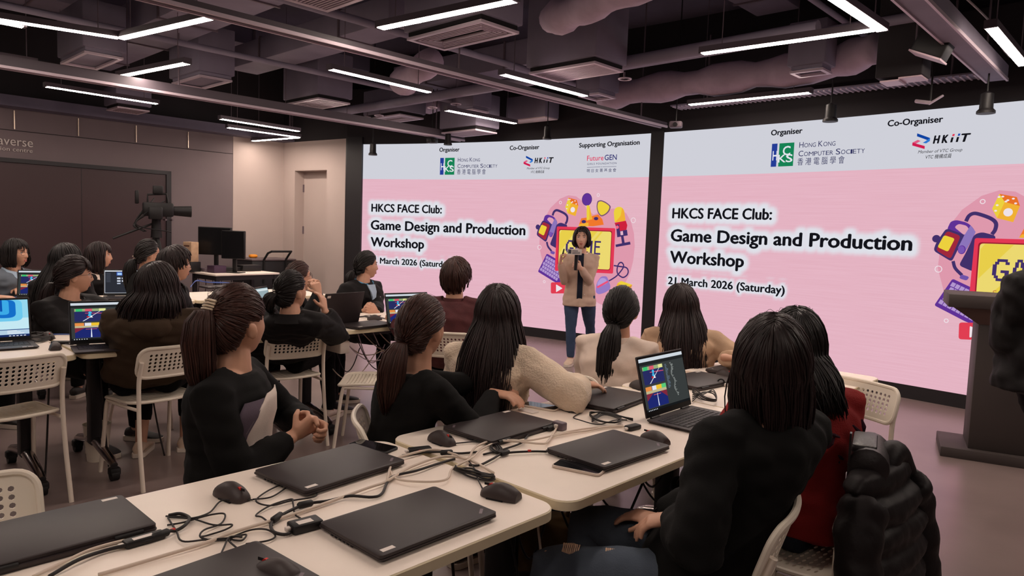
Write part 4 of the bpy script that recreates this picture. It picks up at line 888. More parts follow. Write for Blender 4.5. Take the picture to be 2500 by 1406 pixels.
# ================================================================== mice, phones, adapters
M_mouse = mat('mouse_shell', (58, 48, 47), rough=0.5)
def make_mouse():
    t = thing('computer_mouse', '-', 'mouse'); c = MB(); n = 16; R_ = []
    for i in range(13):
        y = -.055 + .11 * i / 12; w_ = .031 * (1 - abs((i - 5.5) / 7.2) ** 3.2) ** .5 if True else 0; h = .010 + .027 * sin(pi * min(1, (i + 1.6) / 14.2)) ** .9
        R_.append([(w_ * cos(2 * pi * k / n) * (1 if sin(2 * pi * k / n) < 0 else .94), y, .001 + max(0, sin(2 * pi * k / n)) * h + (h * .12 if sin(2 * pi * k / n) >= 0 else .0)) for k in range(n)])
    c.loft(R_); c.build('shell', M_mouse, t, True, 60)
    c = MB(); c.cyl((-.0035, .028, .0275), (.0035, .028, .0275), .0085, n=14); c.build('scroll_wheel', M_red, t)
    c = MB(); c.box((-.0006, .012, .028), (.0006, .05, .0345)); c.box((-.031, -.02, .0), (.031, .03, .004), bev=.001); c.build('button_gap', M_slot, t); return t
def mouse(p, az, label): return put('mouse', make_mouse, Vector((p.x, p.y, TT)), az, label, 'black computer mice')
mouse(px(568, 1206, .75), heading(px(618, 1222, .75) - px(545, 1195, .75)), 'black mouse beside the laptop of the woman with the hair clip')
mouse(px(1080, 1074, .75), heading(px(1115, 1085, .75) - px(1055, 1063, .75)), 'black mouse before the laptop of the low ponytailed girl in black')
mouse(px(1222, 1206, .75), heading(px(1180, 1195, .75) - px(1262, 1212, .75)), 'black mouse at the right of the nearest laptop')
mouse(px(675, 1400, .75), heading(px(630, 1385, .75) - px(720, 1412, .75)), 'black mouse at the bottom edge of the photo')
mouse(px(1392, 996, .75), heading(px(1425, 1008, .75) - px(1365, 988, .75)), 'black mouse between two phones and a closed laptop')
mouse(px(1598, 1072, .75), heading(px(1570, 1062, .75) - px(1625, 1080, .75)), 'black mouse half hidden behind the laptop with a phone against it')
mouse(px(135, 848, .75), RA - 90 + 15, 'black mouse on the left table beside a dark phone')
mouse(px(118, 822, .75), RA + 90, 'brownish black mouse among the cables on the left table')
mouse(px(1562, 944, .75), heading(px(1590, 955, .75) - px(1540, 938, .75)), 'black mouse just left of the open laptop lid')
mouse(px(1772, 915, .75), heading(px(1800, 922, .75) - px(1755, 908, .75)), 'black mouse beside the hair of the girl in black')
mouse(px(915, 778, .75), 60, 'black mouse on the table edge before the woman with blue collar')
def phone(name, p, az, label, body, face, w_=.075, h_=.16, th=.009, pic=None):
    t = thing(name, label, 'phone', Vector((p.x, p.y, TT)), az); c = MB(); c.loft([[(x, y, z) for x, y in rrect(-w_ / 2 + i, -h_ / 2 + i, w_ / 2 - i, h_ / 2 - i, .012, 4)] for z, i in ((0, .002), (.002, 0), (th - .002, 0), (th, .002))]); c.build('body', body, t)
    c = MB(); c.prism(rrect(-w_ / 2 + .004, -h_ / 2 + .004, w_ / 2 - .004, h_ / 2 - .004, .009, 4), th - .0005, th + .0004); c.build('screen_glass', face, t); return t
M_glass = mat('phone_glass', (20, 20, 22), rough=0.06, spec=0.9)
M_clear = mat('clear_case', (216, 198, 184), rough=0.25, spec=0.5)
t = phone('mobile_phone', px(1414, 1141, .745), heading(px(1475, 1152, .745) - px(1355, 1128, .745)), 'phone in a clear case, glossy screen up, before the right closed laptop', M_clear, M_glass)
t = phone('mobile_phone', px(1322, 992, .745), heading(px(1360, 998, .745) - px(1285, 985, .745)), 'glossy phone on the table before the girl in the cream fleece', M_clear, M_glass)
phone('mobile_phone', px(910, 1090, .745), heading(px(955, 1098, .745) - px(870, 1080, .745)), 'black phone beyond the laptop before the woman with the hair clip', M_blk, M_glass)
t = phone('mobile_phone', px(225, 848, .745), heading(px(255, 852, .745) - px(195, 842, .745)), 'dark phone lying face down before the olive hoodie girl', mat('dark_phone_back', (58, 50, 50), rough=.4), mat('dark_phone_back', (0, 0, 0)))
c = MB(); c.box((-.034, .045, .009), (.0, .075, .0115), bev=.004); c.build('camera_bump', M_blk, t)
phone('mobile_phone', px(1700, 914, .745), heading(px(1725, 918, .745) - px(1675, 910, .745)), 'pale phone beside the open laptop lid, camera side up', mat('pale_phone', (216, 190, 170), rough=.3), mat('pale_phone', (0, 0, 0)))
t = thing('paper_card', 'small white card beside the glossy phone before the cream fleece', 'card', px(1290, 1004, TT), RA); c = MB(); c.box((-.04, -.02, 0), (.04, .02, .004), bev=.001); c.build('card', M_stk, t)
def adapter(p, az, sz, label, m=None, sticker=False):
    t = thing('cable_adapter', label, 'adapter', Vector((p.x, p.y, TT)), az); x, y, z = sz
    c = MB(); c.box((-x / 2, -y / 2, 0), (x / 2, y / 2, z), bev=.004); c.build('shell', m or M_blk, t)
    c = MB(); c.box((-x / 2 - .012, -.007, z * .3), (-x / 2, .007, z * .75), bev=.002); c.build('plug', M_stk, t)
    if sticker: c = MB(); c.box((-x * .3, -y * .35, z - .0003), (x * .2, y * .1, z + .0006)); c.build('label_print', M_stk, t)
adapter(px(745, 1282, .75), heading(px(785, 1270, .75) - px(708, 1290, .75)) - 90, (.075, .045, .022), 'black adapter with a white label plugged into the nearest laptop', None, True)
adapter(px(1025, 1098, .75), heading(px(1050, 1095, .75) - px(1000, 1100, .75)) - 90, (.075, .032, .018), 'black network adapter right of the second laptop')
adapter(px(1545, 1042, .75), heading(px(1565, 1035, .75) - px(1522, 1045, .75)) - 90, (.065, .032, .018), 'black network adapter before the open laptop')
adapter(px(1366, 1042, .75), RA - 90, (.03, .05, .03), 'grey cube adapter at the corner of a closed laptop', M_steel)
adapter(px(352, 1314, .75), heading(px(398, 1300, .75) - px(310, 1325, .75)) - 90, (.085, .03, .016), 'black network adapter with a white label at the lower left laptop', None, True)
adapter(px(148, 835, .75), RA - 60, (.09, .04, .016), 'flat black adapter beside the mouse on the left table')
t = thing('drink_carton', 'small drink carton with orange and red fruit on the back left table', 'carton', px(73, 722, TT), 40)
c = MB(); c.box((-.032, -.022, 0), (.032, .022, .125), bev=.004); c.build('carton', mat('carton_card', (222, 200, 176), rough=.5), t)
c = MB(); c.add([(.014 + .018 * cos(k * pi / 8), -.0225, .085 + .03 * sin(k * pi / 8)) for k in range(16)], [tuple(range(16))]); c.build('orange_print', mat('orange_print', (226, 132, 60), rough=.5), t, False)
c = MB(); c.add([(.002 + (.022 if k % 2 else .012) * cos(k * pi / 5), -.0225, .035 + (.024 if k % 2 else .012) * sin(k * pi / 5)) for k in range(10)], [tuple(range(10))]); c.build('red_print', mat('red_print', (206, 84, 52), rough=.5), t, False)

# ================================================================== cables on the tables
M_cb = mat('black_cable', (30, 24, 24), rough=0.5); M_cw = mat('white_cable', (214, 196, 180), rough=0.45); M_cbl = mat('blue_cable', (70, 96, 170), rough=0.4)
def cab(label, pts, r=.003, m=None, z=.742, lift=.0, grp=None, seed=0, extras=()):
    rnd = random.Random(len(label) + len(pts) + seed); P = []
    for i, p in enumerate(pts): q = px(p[0], p[1], z); P.append(q + Vector((0, 0, r + (rnd.uniform(0, .006) if 0 < i < len(pts) - 1 else 0) + lift)))
    c = MB(); c.tube(spline(P, 6), r, 7); o = tag(c.build('cable', m or M_cb, None, True, 180), label, 'cable', grp)
    for ex in extras:
        q = px(ex[0], ex[1], z) + Vector((0, 0, .009)); d = (px(ex[2], ex[3], z) - px(ex[0], ex[1], z)).normalized(); k = MB(); L_, rr_ = (.006, .0042) if ex[4] == 'tie' else (.02, .009)
        k.tube([q - d * L_, q - d * L_ * .8, q + d * L_ * .8, q + d * L_], [rr_ * .7, rr_, rr_, rr_ * .7], 10); k.build('red_tie' if ex[4] == 'tie' else 'ferrite_bead', M_red if ex[4] == 'tie' else M_blk, o)
    return o
cab('thick black power lead running in from the bottom left edge', [(120, 1412), (190, 1378), (250, 1352), (310, 1338), (365, 1325), (410, 1308), (430, 1300), (452, 1290), (462, 1272), (440, 1262), (412, 1262)], .0042, extras=((392, 1314, 420, 1304, 'bead'), (421, 1303, 440, 1296, 'tie')))
cab('white network cable into the adapter at the lower left', [(80, 1412), (150, 1380), (220, 1352), (290, 1332), (312, 1322)], .0035, M_cw)
cab('long white cable running the length of the near table', [(240, 1408), (330, 1382), (490, 1336), (560, 1308), (648, 1282), (760, 1246), (900, 1198), (944, 1181), (1000, 1148), (1073, 1123), (1124, 1122), (1160, 1134), (1205, 1158)], .0042, M_cw)
cab('thick black lead with a bead leading to the nearest adapter', [(725, 1290), (700, 1310), (668, 1305), (662, 1285), (685, 1265), (745, 1238), (800, 1229), (854, 1217), (908, 1218), (933, 1208), (955, 1170), (1016, 1156), (1073, 1134), (1110, 1123)], .004, extras=((745, 1239, 790, 1229, 'bead'), (676, 1272, 690, 1262, 'bead'), (712, 1299, 722, 1294, 'tie')))
cab('thin black mouse lead from the mouse by the second laptop', [(617, 1222), (580, 1226), (540, 1228), (512, 1255), (472, 1272), (440, 1266), (410, 1264)], .0022)
cab('looped thin black mouse lead right of the same mouse', [(617, 1221), (660, 1218), (690, 1200), (705, 1190), (690, 1186), (650, 1205), (625, 1228), (660, 1238), (710, 1228), (765, 1220), (772, 1205), (745, 1198), (715, 1195)], .0022)
cab('tangled black lead over the middle of the near table', [(410, 1266), (430, 1300), (445, 1325), (500, 1325), (560, 1318), (600, 1310), (590, 1325), (565, 1318), (610, 1300), (650, 1300), (672, 1310), (655, 1325), (600, 1330)], .0022)
cab('second tangled black lead beside the lower left laptop', [(405, 1262), (460, 1268), (520, 1285), (566, 1288), (550, 1298), (505, 1310), (490, 1318), (520, 1322), (565, 1320)], .0022)
cab('third tangled black lead near the lower left laptop', [(408, 1284), (450, 1278), (510, 1265), (548, 1262), (540, 1280), (500, 1300), (488, 1315), (505, 1322)], .0022)
cab('black lead from the bottom mouse to the tangle', [(630, 1392), (608, 1372), (580, 1345), (557, 1322), (575, 1314), (590, 1318), (560, 1320), (545, 1345), (530, 1375), (510, 1388)], .0022)
cab('thin black loop between the two adapters', [(665, 1285), (640, 1268), (625, 1260), (660, 1240), (710, 1222), (715, 1235), (720, 1258), (735, 1268)], .0022)
cab('white cable looping over the table joint', [(944, 1182), (960, 1135), (1000, 1118), (1060, 1105), (1110, 1118), (1140, 1130), (1160, 1100), (1200, 1085), (1260, 1086), (1318, 1092), (1336, 1085), (1350, 1065), (1358, 1050)], .0038, M_cw, lift=.004)
cab('second white cable arching over the joint of the tables', [(950, 1150), (970, 1175), (1040, 1185), (1090, 1180), (1105, 1150), (1150, 1128), (1180, 1100), (1230, 1082), (1300, 1082), (1390, 1058), (1450, 1048), (1520, 1042)], .0034, M_cw, lift=.003)
cab('black lead with red tie right of the second laptop', [(982, 1115), (1025, 1108), (1080, 1110), (1120, 1110), (1165, 1106)], .0038, extras=((1026, 1108, 1050, 1108, 'tie'), (1090, 1111, 1110, 1110, 'bead')))
cab('black lead with red tie left of the right closed laptop', [(1335, 1105), (1292, 1107), (1230, 1112), (1200, 1128), (1170, 1140), (1145, 1138)], .0038, extras=((1292, 1107, 1270, 1108, 'tie'), (1232, 1112, 1210, 1120, 'bead')))
for k in range(5): cab('coiled bundle of black lead on the joint of the two tables', [(1110 + k * 3, 1146 + k * 2), (1140, 1152 + k * 3), (1180, 1162 + k * 2), (1208 - k, 1172), (1190, 1177 - k), (1150, 1168 - k * 2), (1118, 1156), (1108 + k, 1148)], .0026, grp='coils of black lead', seed=k, lift=.003 * k)
cab('thin mouse lead from the mouse at the right of the nearest laptop', [(1178, 1195), (1166, 1175), (1160, 1150), (1140, 1125), (1125, 1118)], .0022)
cab('black lead out of the second laptop row adapter', [(1048, 1078), (1100, 1085), (1160, 1082), (1198, 1087)], .0022)
for k in range(6): cab('coil of thin black lead between the middle laptops', [(1200 + 2 * k, 1080), (1212 + k * 3, 1100), (1205 + k * 2, 1108), (1196 + k, 1095), (1205 + k, 1082)], .0022, grp='small lead coils', seed=k)
cab('black cable from grey cube towards the phone', [(1350, 1048), (1320, 1055), (1290, 1065), (1275, 1085), (1230, 1100), (1180, 1112)], .0034, extras=((1344, 1050, 1330, 1056, 'bead'),))
cab('thin black lead from the mouse between two phones', [(1420, 1008), (1400, 1020), (1415, 1030), (1460, 1038), (1500, 1030), (1530, 1026)], .0022)
for k in range(5): cab('loose loops of thin black lead before the open laptop', [(1445, 1020 + k * 4), (1475, 1008 + k * 3), (1515, 1020 + k * 3), (1500, 1036 + k), (1460, 1030 + k), (1440, 1014), (1480, 1010 + k * 2), (1545, 1028)], .0022, grp='loops before the open laptop', seed=k, lift=.002 * k)
cab('white cable from the network adapter before the open laptop', [(1524, 1043), (1480, 1046), (1430, 1055), (1390, 1062), (1350, 1070), (1335, 1082)], .0034, M_cw)
for k in range(5): cab('tangle of leads right of the open laptop lid', [(1690, 985 - k * 3), (1715, 965 + k * 3), (1740, 968), (1748, 985 + k), (1720, 985), (1700, 975 - k * 2), (1690, 962)], .0024, grp='tangle beside the open lid', seed=k, lift=.008 + .004 * k)
t = thing('ring_adapter', 'white adapter with a black ring at the corner of the hidden closed laptop', 'adapter', px(1760, 942, TT), 20); c = MB(); c.tube([(.016 * cos(k * pi / 8), 0, .018 + .016 * sin(k * pi / 8)) for k in range(16)], .004, 6, close=True); c.build('ring', M_blk, t); c = MB(); c.box((.014, -.01, 0), (.05, .01, .016), bev=.003); c.build('plug', M_stk, t)
for k in range(7): cab('black cable heap on the left table behind the mouse', [(50, 822 + k * 2), (75, 815 + k), (105, 826 - k), (122, 830), (90, 838 - k), (60, 832), (48, 826 + k), (85, 820 + k * 2), (125, 818)], .003, grp='cable heap on the left table', seed=k, lift=.003 * k)
cab('blue network cable along the left table', [(100, 818), (150, 817), (200, 820), (215, 818)], .0034, M_cbl)
cab('black lead from the flat adapter on the left table', [(160, 840), (175, 845), (195, 838), (220, 836)], .003)
for k in range(3): cab('blue network cable on the back left table', [(0, 722 + 3 * k), (25, 727 + k), (48, 725), (62, 722)], .003, M_cbl, grp='blue cables by the carton', seed=k)
for k in range(3): cab('blue network cable lying on the back row laptop', [(465, 700 + k), (480, 688 - k), (505, 690), (530, 690 + k), (560, 691)], .0034, M_cbl, z=.768, grp='blue cables on the back row laptop', seed=k)
for k in range(4): cab('black lead on the table before the clasped hands', [(850, 782 + k), (880, 775), (905, 772 + k * 2), (935, 778), (950, 783)], .003, grp='leads before the clasped hands', seed=k)
# cables drooping under the tables
rnd = random.Random(11)
def droop(p, q, sag, r, m, label, grp):
    mid = (p + q) / 2; mid.z -= sag; a = p.lerp(mid, .5); a.z -= sag * .22; b = mid.lerp(q, .5); b.z -= sag * .22
    c = MB(); c.tube(spline([p, a, mid, b, q], 6), r, 6); tag(c.build('cable', m, None, True, 180), label, 'cable', grp)
for k in range(12):
    a = 1.6 + k * .2; droop(room(a, 1.5 + rnd.uniform(-.1, .1), .66), room(a + rnd.uniform(.1, .4), 1.35 + rnd.uniform(-.12, .2), .64), rnd.uniform(.15, .42), .0045, M_cb, 'black cable drooping under the front tables', 'cables under the front tables')
for k in range(8):
    a = .8 + k * .12; droop(room(a, 1.5 + rnd.uniform(-.1, .1), .66), room(a + rnd.uniform(-.1, .1), 1.3 + rnd.uniform(-.1, .2), .02), rnd.uniform(0, .1), .0045, M_cw if k % 2 else M_cb, 'cable hanging to the floor below the nearest table', 'cables below the nearest table')
for k in range(12):
    a = 2.75 + k * .06; droop(room(a, 4.5 + rnd.uniform(-.1, .1), .66), room(a + rnd.uniform(.15, .4), 4.3 + rnd.uniform(-.1, .2), .55), rnd.uniform(.08, .3), .004, (M_cw, M_cb, M_alu)[k % 3], 'cable drooping under the table before the blue collar', 'cables under the blue collar table')
for k in range(6):
    a = .3 + k * .25; droop(room(a, 4.5, .66), room(a + rnd.uniform(-.1, .1), 4.4, .03), .05, .005, M_cb, 'black cable hanging to the floor under the left tables', 'cables under the left tables')
t = thing('power_strip', 'white power block hanging under the table before the blue collar', 'power strip', room(2.80, 4.38, .56), RA + 90); c = MB(); c.box((-.04, -.12, 0), (.04, .12, .09), bev=.008); c.build('block', M_stk, t); c = MB(); c.box((-.035, -.1, .09), (.035, .1, .155)); c.build('bracket', M_pow, t)
# ================================================================== people
M_skin = mat('skin', (206, 156, 130), rough=0.5, spec=0.35, var=0.05, vscale=14)
M_skinp = mat('skin_presenter', (220, 172, 150), rough=0.5, spec=0.35, var=0.05, vscale=14)
M_hair = mat('hair_black', (25, 19, 19), rough=0.46, spec=0.32, island=0.5)
M_hairb = mat('hair_brown', (58, 33, 27), rough=0.45, spec=0.35, island=0.45)
M_hairr = mat('hair_dark_red', (36, 23, 23), rough=0.45, spec=0.35, island=0.5)
M_eye = mat('eye_white', (220, 210, 204), rough=0.2); M_iris = mat('iris', (34, 22, 18), rough=0.15); M_brow = mat('brow', (50, 36, 32), rough=0.7)
M_lip = mat('lip', (176, 96, 88), rough=0.45); M_wire = mat('glasses_wire', (92, 76, 70), rough=0.3, metal=0.7); M_bframe = mat('glasses_dark', (44, 34, 32), rough=0.35)
def cloth(name, rgb, var=.10, bump=.12, bs=260, rough=.9, sheen=.0): return mat(name, rgb, rough=rough, spec=.2, var=var, vscale=9, bump=bump, bscale=bs, sheen=sheen)
C_black = cloth('black_cotton', (17, 16, 16)); C_black2 = cloth('black_nylon', (23, 20, 21), rough=.7); C_olive = cloth('olive_cotton', (66, 52, 40)); C_grey = cloth('blue_grey_knit', (104, 112, 122), bs=220)
C_maroon = cloth('maroon_knit', (88, 50, 52), .25, .4, 240); C_cream = cloth('cream_fleece', (222, 200, 176), .12, .8, 110, .95, .3); C_white = cloth('white_shirt_cotton', (222, 202, 188)); C_beige = cloth('beige_cotton', (196, 164, 136))
C_red = cloth('red_knit', (138, 34, 34), .12, .35, 200); C_tan = cloth('tan_shirt', (198, 170, 152), .06); C_navy = cloth('navy_tee', (30, 34, 48)); C_denim = cloth('blue_denim', (84, 93, 106), .22, .3, 200); C_denimd = cloth('dark_denim', (40, 46, 58), .2, .3, 200); C_trous = cloth('black_trousers', (17, 15, 16)); C_sky = cloth('sky_blue_cotton', (92, 168, 214)); C_pale = cloth('pale_blue_cotton', (176, 196, 216)); C_khaki = cloth('khaki_cotton', (96, 74, 48))
M_shoe = mat('beige_shoe', (206, 180, 158), rough=.7, var=.1, vscale=20); M_shoek = mat('dark_shoe', (44, 38, 38), rough=.6); M_sole = mat('shoe_sole', (220, 206, 192), rough=.6)
PRES = Vector((.67, 7.77, 0))

def head_shape(D):
    x, y, z = D[:, 0], D[:, 1], D[:, 2]; P = D * np.array([.074, .094, .117])
    t = np.clip((-P[:, 2] - .015) / .1, 0, 1)
    P[:, 0] *= 1 - .36 * t ** 1.4
    P[:, 1] = np.where(y < 0, P[:, 1] * (1 - .60 * t ** .8), P[:, 1] * (1 + .34 * t ** 2))
    X, Z = P[:, 0], P[:, 2]; fr = np.clip((y - .15) * 3, 0, 1); aX = np.abs(X)
    G = lambda x0, z0, sx, sz: np.exp(-((aX - x0) / sx) ** 2 - ((Z - z0) / sz) ** 2) * fr
    s = np.clip((.022 - Z) / .055, 0, 1); cut = 1 / (1 + np.exp(-(Z + .038) / .0022))
    P[:, 1] += fr * cut * (.003 + .021 * s ** 1.3) * np.exp(-(X / (.0085 + .006 * s)) ** 2) * (Z < .03)
    P[:, 1] += -.009 * G(.031, .008, .015, .011) + .004 * G(.028, .031, .022, .008) + .004 * G(.042, -.026, .02, .02)
    P[:, 1] += .008 * G(0, -.056, .021, .006) + .008 * G(0, -.069, .018, .006) - .004 * G(0, -.0625, .026, .0022) - .002 * G(0, -.082, .02, .005) + .008 * G(0, -.099, .022, .015)
    return P
def sphere_dirs(n, m):
    V = []; F = []
    for i in range(m + 1):
        ph = pi * (i + .02) / (m + .04) - pi / 2
        for k in range(n): a = 2 * pi * k / n; V.append((cos(ph) * sin(a), cos(ph) * cos(a), sin(ph)))
    for i in range(m):
        for k in range(n): F.append((i * n + k, (i + 1) * n + k, (i + 1) * n + (k + 1) % n, i * n + (k + 1) % n))
    F.append(tuple(range(n))); F.append(tuple(m * n + k for k in range(n))[::-1])
    return np.array(V), F
HD, HF = sphere_dirs(64, 48)
HP = head_shape(HD)
ZL = [(0, .074), (35, .066), (55, .036), (72, -.006), (88, -.012), (100, -.05), (130, -.078), (180, -.084)]
ZLT = [(0, .074), (35, .066), (55, .042), (72, .014), (85, .020), (101, .018), (113, -.022), (130, -.066), (180, -.082)]
zline_tab = [ZL]
def zline(phi): ZL = zline_tab[0]; return np.interp(abs(phi), [a for a, b in ZL], [b for a, b in ZL])
def remesh(c, vox, smooth, name, iters=3):
    me = c.mesh('tmp'); o = bpy.data.objects.new('tmp', me); COL.objects.link(o)
    m = o.modifiers.new('r', 'REMESH'); m.mode = 'VOXEL'; m.voxel_size = vox; m.adaptivity = 0
    if smooth: s = o.modifiers.new('s', 'SMOOTH'); s.factor = smooth; s.iterations = iters
    out = bpy.data.meshes.new_from_object(o.evaluated_get(bpy.context.evaluated_depsgraph_get()))
    bpy.data.objects.remove(o); bpy.data.meshes.remove(me); out.name = name; return out
def rumple(me, amp, sc, seed, stretch=(1, 1, 1)):
    """cloth folds: push vertices along their normals by layered waves"""
    n = len(me.vertices); co = np.empty(n * 3); me.vertices.foreach_get('co', co); co = co.reshape(-1, 3)
    nn = np.array([v.normal for v in me.vertices]) if n < 1 else np.empty(n * 3)
    me.vertex_normals.foreach_get('vector', nn) if hasattr(me, 'vertex_normals') else me.vertices.foreach_get('normal', nn)
    nn = nn.reshape(-1, 3); r = np.random.RandomState(seed); q = co * sc * np.array(stretch); d = np.zeros(n)
    for k in range(7):
        a = r.normal(size=3); a /= np.linalg.norm(a); b = r.normal(size=3) * .6; f = 1.0 + k * .45
        d += np.sin(f * (q @ a) * 2 * pi + r.uniform(0, 6) + 1.3 * np.sin(q @ b * 4 + k)) / (1 + .5 * k)
    d = np.sign(d) * np.abs(d / 2.2) ** 1.3
    co += nn * (d * amp)[:, None]; me.vertices.foreach_set('co', co.ravel()); me.update()
TORSO = [(-.16, .085, .075, .0), (-.10, .145, .105, 0), (0, .165, .118, 0), (.2, .155, .112, .004), (.4, .133, .10, .008), (.55, .140, .106, .010), (.7, .155, .116, .014), (.82, .162, .104, .006), (.90, .146, .084, 0), (.96, .098, .064, 0), (1.0, .060, .054, .002)]
def slerp_dirs(a, b, n):
    a, b = Vector(a).normalized(), Vector(b).normalized(); out = []
    for i in range(n + 1):
        t = i / n; w = a.angle(b)
        out.append((a * sin((1 - t) * w) + b * sin(t * w)) / sin(w) if w > 1e-4 else a)
    return out

def person(name, label, head, az, haz=None, hp=0, hr=0, seat=.47, stand=False, arms=None, legs=None, top=C_black, topname='top', trousers=C_trous, skin=None, hair='long', hm=None, hl=.35, face=False, vox=.009, w=1.0, loose=.012, rump=.006, twist=0, lean=4, extra=None, shoes=M_shoek, seed=1, nstr=420, sr=.0042, sleeve=1.0, short_leg=1.0, tie=(0, -.88, -.3), bangs=0, tailr=.034, part=.12, grp='seated workshop participants', hipfix=None, headw=1.0, slim=1.0, neck=.150, hang=.8, flare=1.0, fringe=55, shape=1.0, hem=-.16, hairtop=.012, tail_dir=None):
    """a whole figure posed from the position of the top of the head"""
    rnd = random.Random(seed); skin = skin or M_skin; hm = hm or M_hair
    T = Vector(head)
    if haz is None: d = PRES - T; haz = heading(d)
    # head frame
    Rm = Matrix.Rotation(-radians(haz), 3, 'Z') @ Matrix.Rotation(radians(hp), 3, 'X') @ Matrix.Rotation(radians(hr), 3, 'Y')
    hc = T - Vector((0, 0, .117 + hairtop)); H = Matrix.Translation(hc) @ Rm.to_4x4() @ Matrix.Diagonal((headw, 1, 1, 1))
    hf = Rm @ Vector((0, 1, 0)); hu = Rm @ Vector((0, 0, 1))
    F = azv(az); R = Vector((F.y, -F.x, 0)); tz = azv(az + twist)
    nb = hc - hu * neck - hf * .030; nb.z = hc.z - neck          # neck base
    Pz = seat + .095 if not stand else None
    if stand: P = Vector((nb.x, nb.y, nb.z * .62)) + F * .02 * 0
    else: P = Vector((nb.x, nb.y, 0)) - F * tan(radians(lean)) * (nb.z - Pz); P.z = Pz
    if hipfix: P.x, P.y = hipfix[0], hipfix[1]
    loc = Vector((P.x, P.y, 0)); t = thing(name, label, 'person', loc, 0, grp); I = Matrix.Translation(-loc)
    SH = (nb - P).length / .47
    def tring(tt, a, b, sh, ex, n=20):
        aa = az + twist * max(0, min(1, tt)); f = azv(aa); r = Vector((f.y, -f.x, 0)); ctr = P.lerp(nb, tt) - F * (.035 * sin(pi * max(0, min(1, tt)))) * (0 if stand else 1) + f * sh
        return [ctr + r * ((a * w + ex) * cos(2 * pi * k / n)) + f * ((b * (1 + (w - 1) * .7) + ex) * sin(2 * pi * k / n)) for k in range(n)]
    def torso(c, ex, t0=-.2, t1=1.01):
        sec = TORSO if t0 > -.2 or not stand else [(-.24, .160, .118, 0), (-.23, .178, .130, 0), (-.1, .176, .128, 0)] + TORSO[2:]
        c.loft([tring(tt, a, b, sh, ex) for tt, a, b, sh in sec if t0 <= tt <= t1], I)
    # shoulders, arms
    fs = azv(az + twist); rs = Vector((fs.y, -fs.x, 0)); sc = P.lerp(nb, .88) - F * (.01 if not stand else 0)
    arms = arms or {}; A = {}
    for s in (-1, 1):
        S = sc + rs * (.158 * w * s); S.z -= .012
        spec = arms.get('L' if s < 0 else 'R')
        if spec is None:
            if stand: spec = (S + Vector((0, 0, -.5)) + fs * .05 + rs * s * .05, Vector((0, 0, -1)), -rs * s, .3)
            else: spec = (P + F * .30 + rs * (.07 * s) + Vector((0, 0, .13)), (F * .8 - rs * s * .6).normalized(), Vector((0, 0, -1)), .35)
        Wr, hd, pn, curl = spec[:4]; pole = (Vector(spec[5]) - (S + Vector(Wr)) / 2) if len(spec) > 5 else spec[4] if len(spec) > 4 else (rs * s * .6 + Vector((0, 0, -1)) - fs * .5)
        Wr = Vector(Wr); d = Wr - S; L1, L2 = .275, .245; dist = d.length
        if dist > L1 + L2 - .005: Wr = S + d.normalized() * (L1 + L2 - .005); d = Wr - S; dist = d.length
        ca = (L1 * L1 + dist * dist - L2 * L2) / (2 * L1 * dist); ca = max(-1, min(1, ca)); dn = d.normalized()
        pv = Vector(pole); pv = (pv - dn * pv.dot(dn)).normalized(); E = S + dn * (L1 * ca) + pv * (L1 * sqrt(max(0, 1 - ca * ca)))
        A[s] = (S, E, Wr, Vector(hd).normalized(), Vector(pn).normalized(), curl)
    def hand(c, s):
        S, E, Wr, d, n, curl = A[s]; n = (n - d * n.dot(d)).normalized(); l = d.cross(n).normalized() * s
        if l.dot(rs * s) > 0 and abs(d.z) < .5: pass
        rings = []
        for q, a, b in ((-.02, .024, .019), (.0, .026, .018), (.03, .034, .017), (.065, .041, .015), (.085, .040, .013)):
            ctr = Wr + d * q; rings.append([ctr + l * (a * cos(2 * pi * k / 12)) + n * (b * sin(2 * pi * k / 12)) for k in range(12)])
        c.loft(rings, I)
        for i, (off, L_) in enumerate(((.030, .066), (.0105, .076), (-.0095, .071), (-.0285, .054))):
            p = Wr + d * (.080 - abs(off) * .15) + l * off; dd = d.copy(); pts = [p - d * .015, p]; aa = 0
            for j, (fr_, an) in enumerate(((.46, 62), (.30, 72), (.24, 45))):
                aa += radians(an) * curl * (1 + .08 * i); q = d * cos(aa) + n * sin(aa); p = p + q * (L_ * fr_); pts.append(p)
            c.tube(pts, [.0095, .0094, .0085, .0078, .0065], 8, I)
        b = Wr + d * .022 + l * .026; q1 = (d * .62 + l * .70 + n * (.25 + .4 * curl)).normalized(); q2 = (d * .85 + l * (.35 - .6 * curl) + n * (.3 + .5 * curl)).normalized()
        c.tube([b - l * .012, b, b + q1 * .042, b + q1 * .042 + q2 * .032], [.013, .0125, .0105, .008], 8, I)
    # legs
    legs = legs or {}; LG = {}
    for s in (-1, 1):
        hj = P + R * (.088 * s * w) - Vector((0, 0, .03))
        if stand:
            ft = legs.get(s, P + R * .09 * s); an = Vector((ft[0], ft[1], .09)); kn = hj.lerp(an, .5) + F * .03
        else:
            ka = legs.get(s, (8 * s, .42, 0))            # (thigh heading offset, thigh length, shin offset forward)
            kd = azv(az + ka[0]); kn = hj + kd * ka[1]; kn.z = seat + .055; an = kn + kd * ka[2]; an.z = .09
        LG[s] = (hj, kn, an)
    c = MB(); torso(c, -.012)
    base = hc - hu * .075 - hf * .018
    c.tube([nb - Vector((0, 0, .05)), nb, nb.lerp(base, .5), base, base + hu * .05], [.06 * w, .055 * w, .051 * w, .052, .05], 16, I)
    c.v += [tuple(I @ (H @ Vector(p))) for p in HP]; o_ = len(c.v) - len(HP); c.f += [tuple(i + o_ for i in f) for f in HF]; c.m += [0] * len(HF)
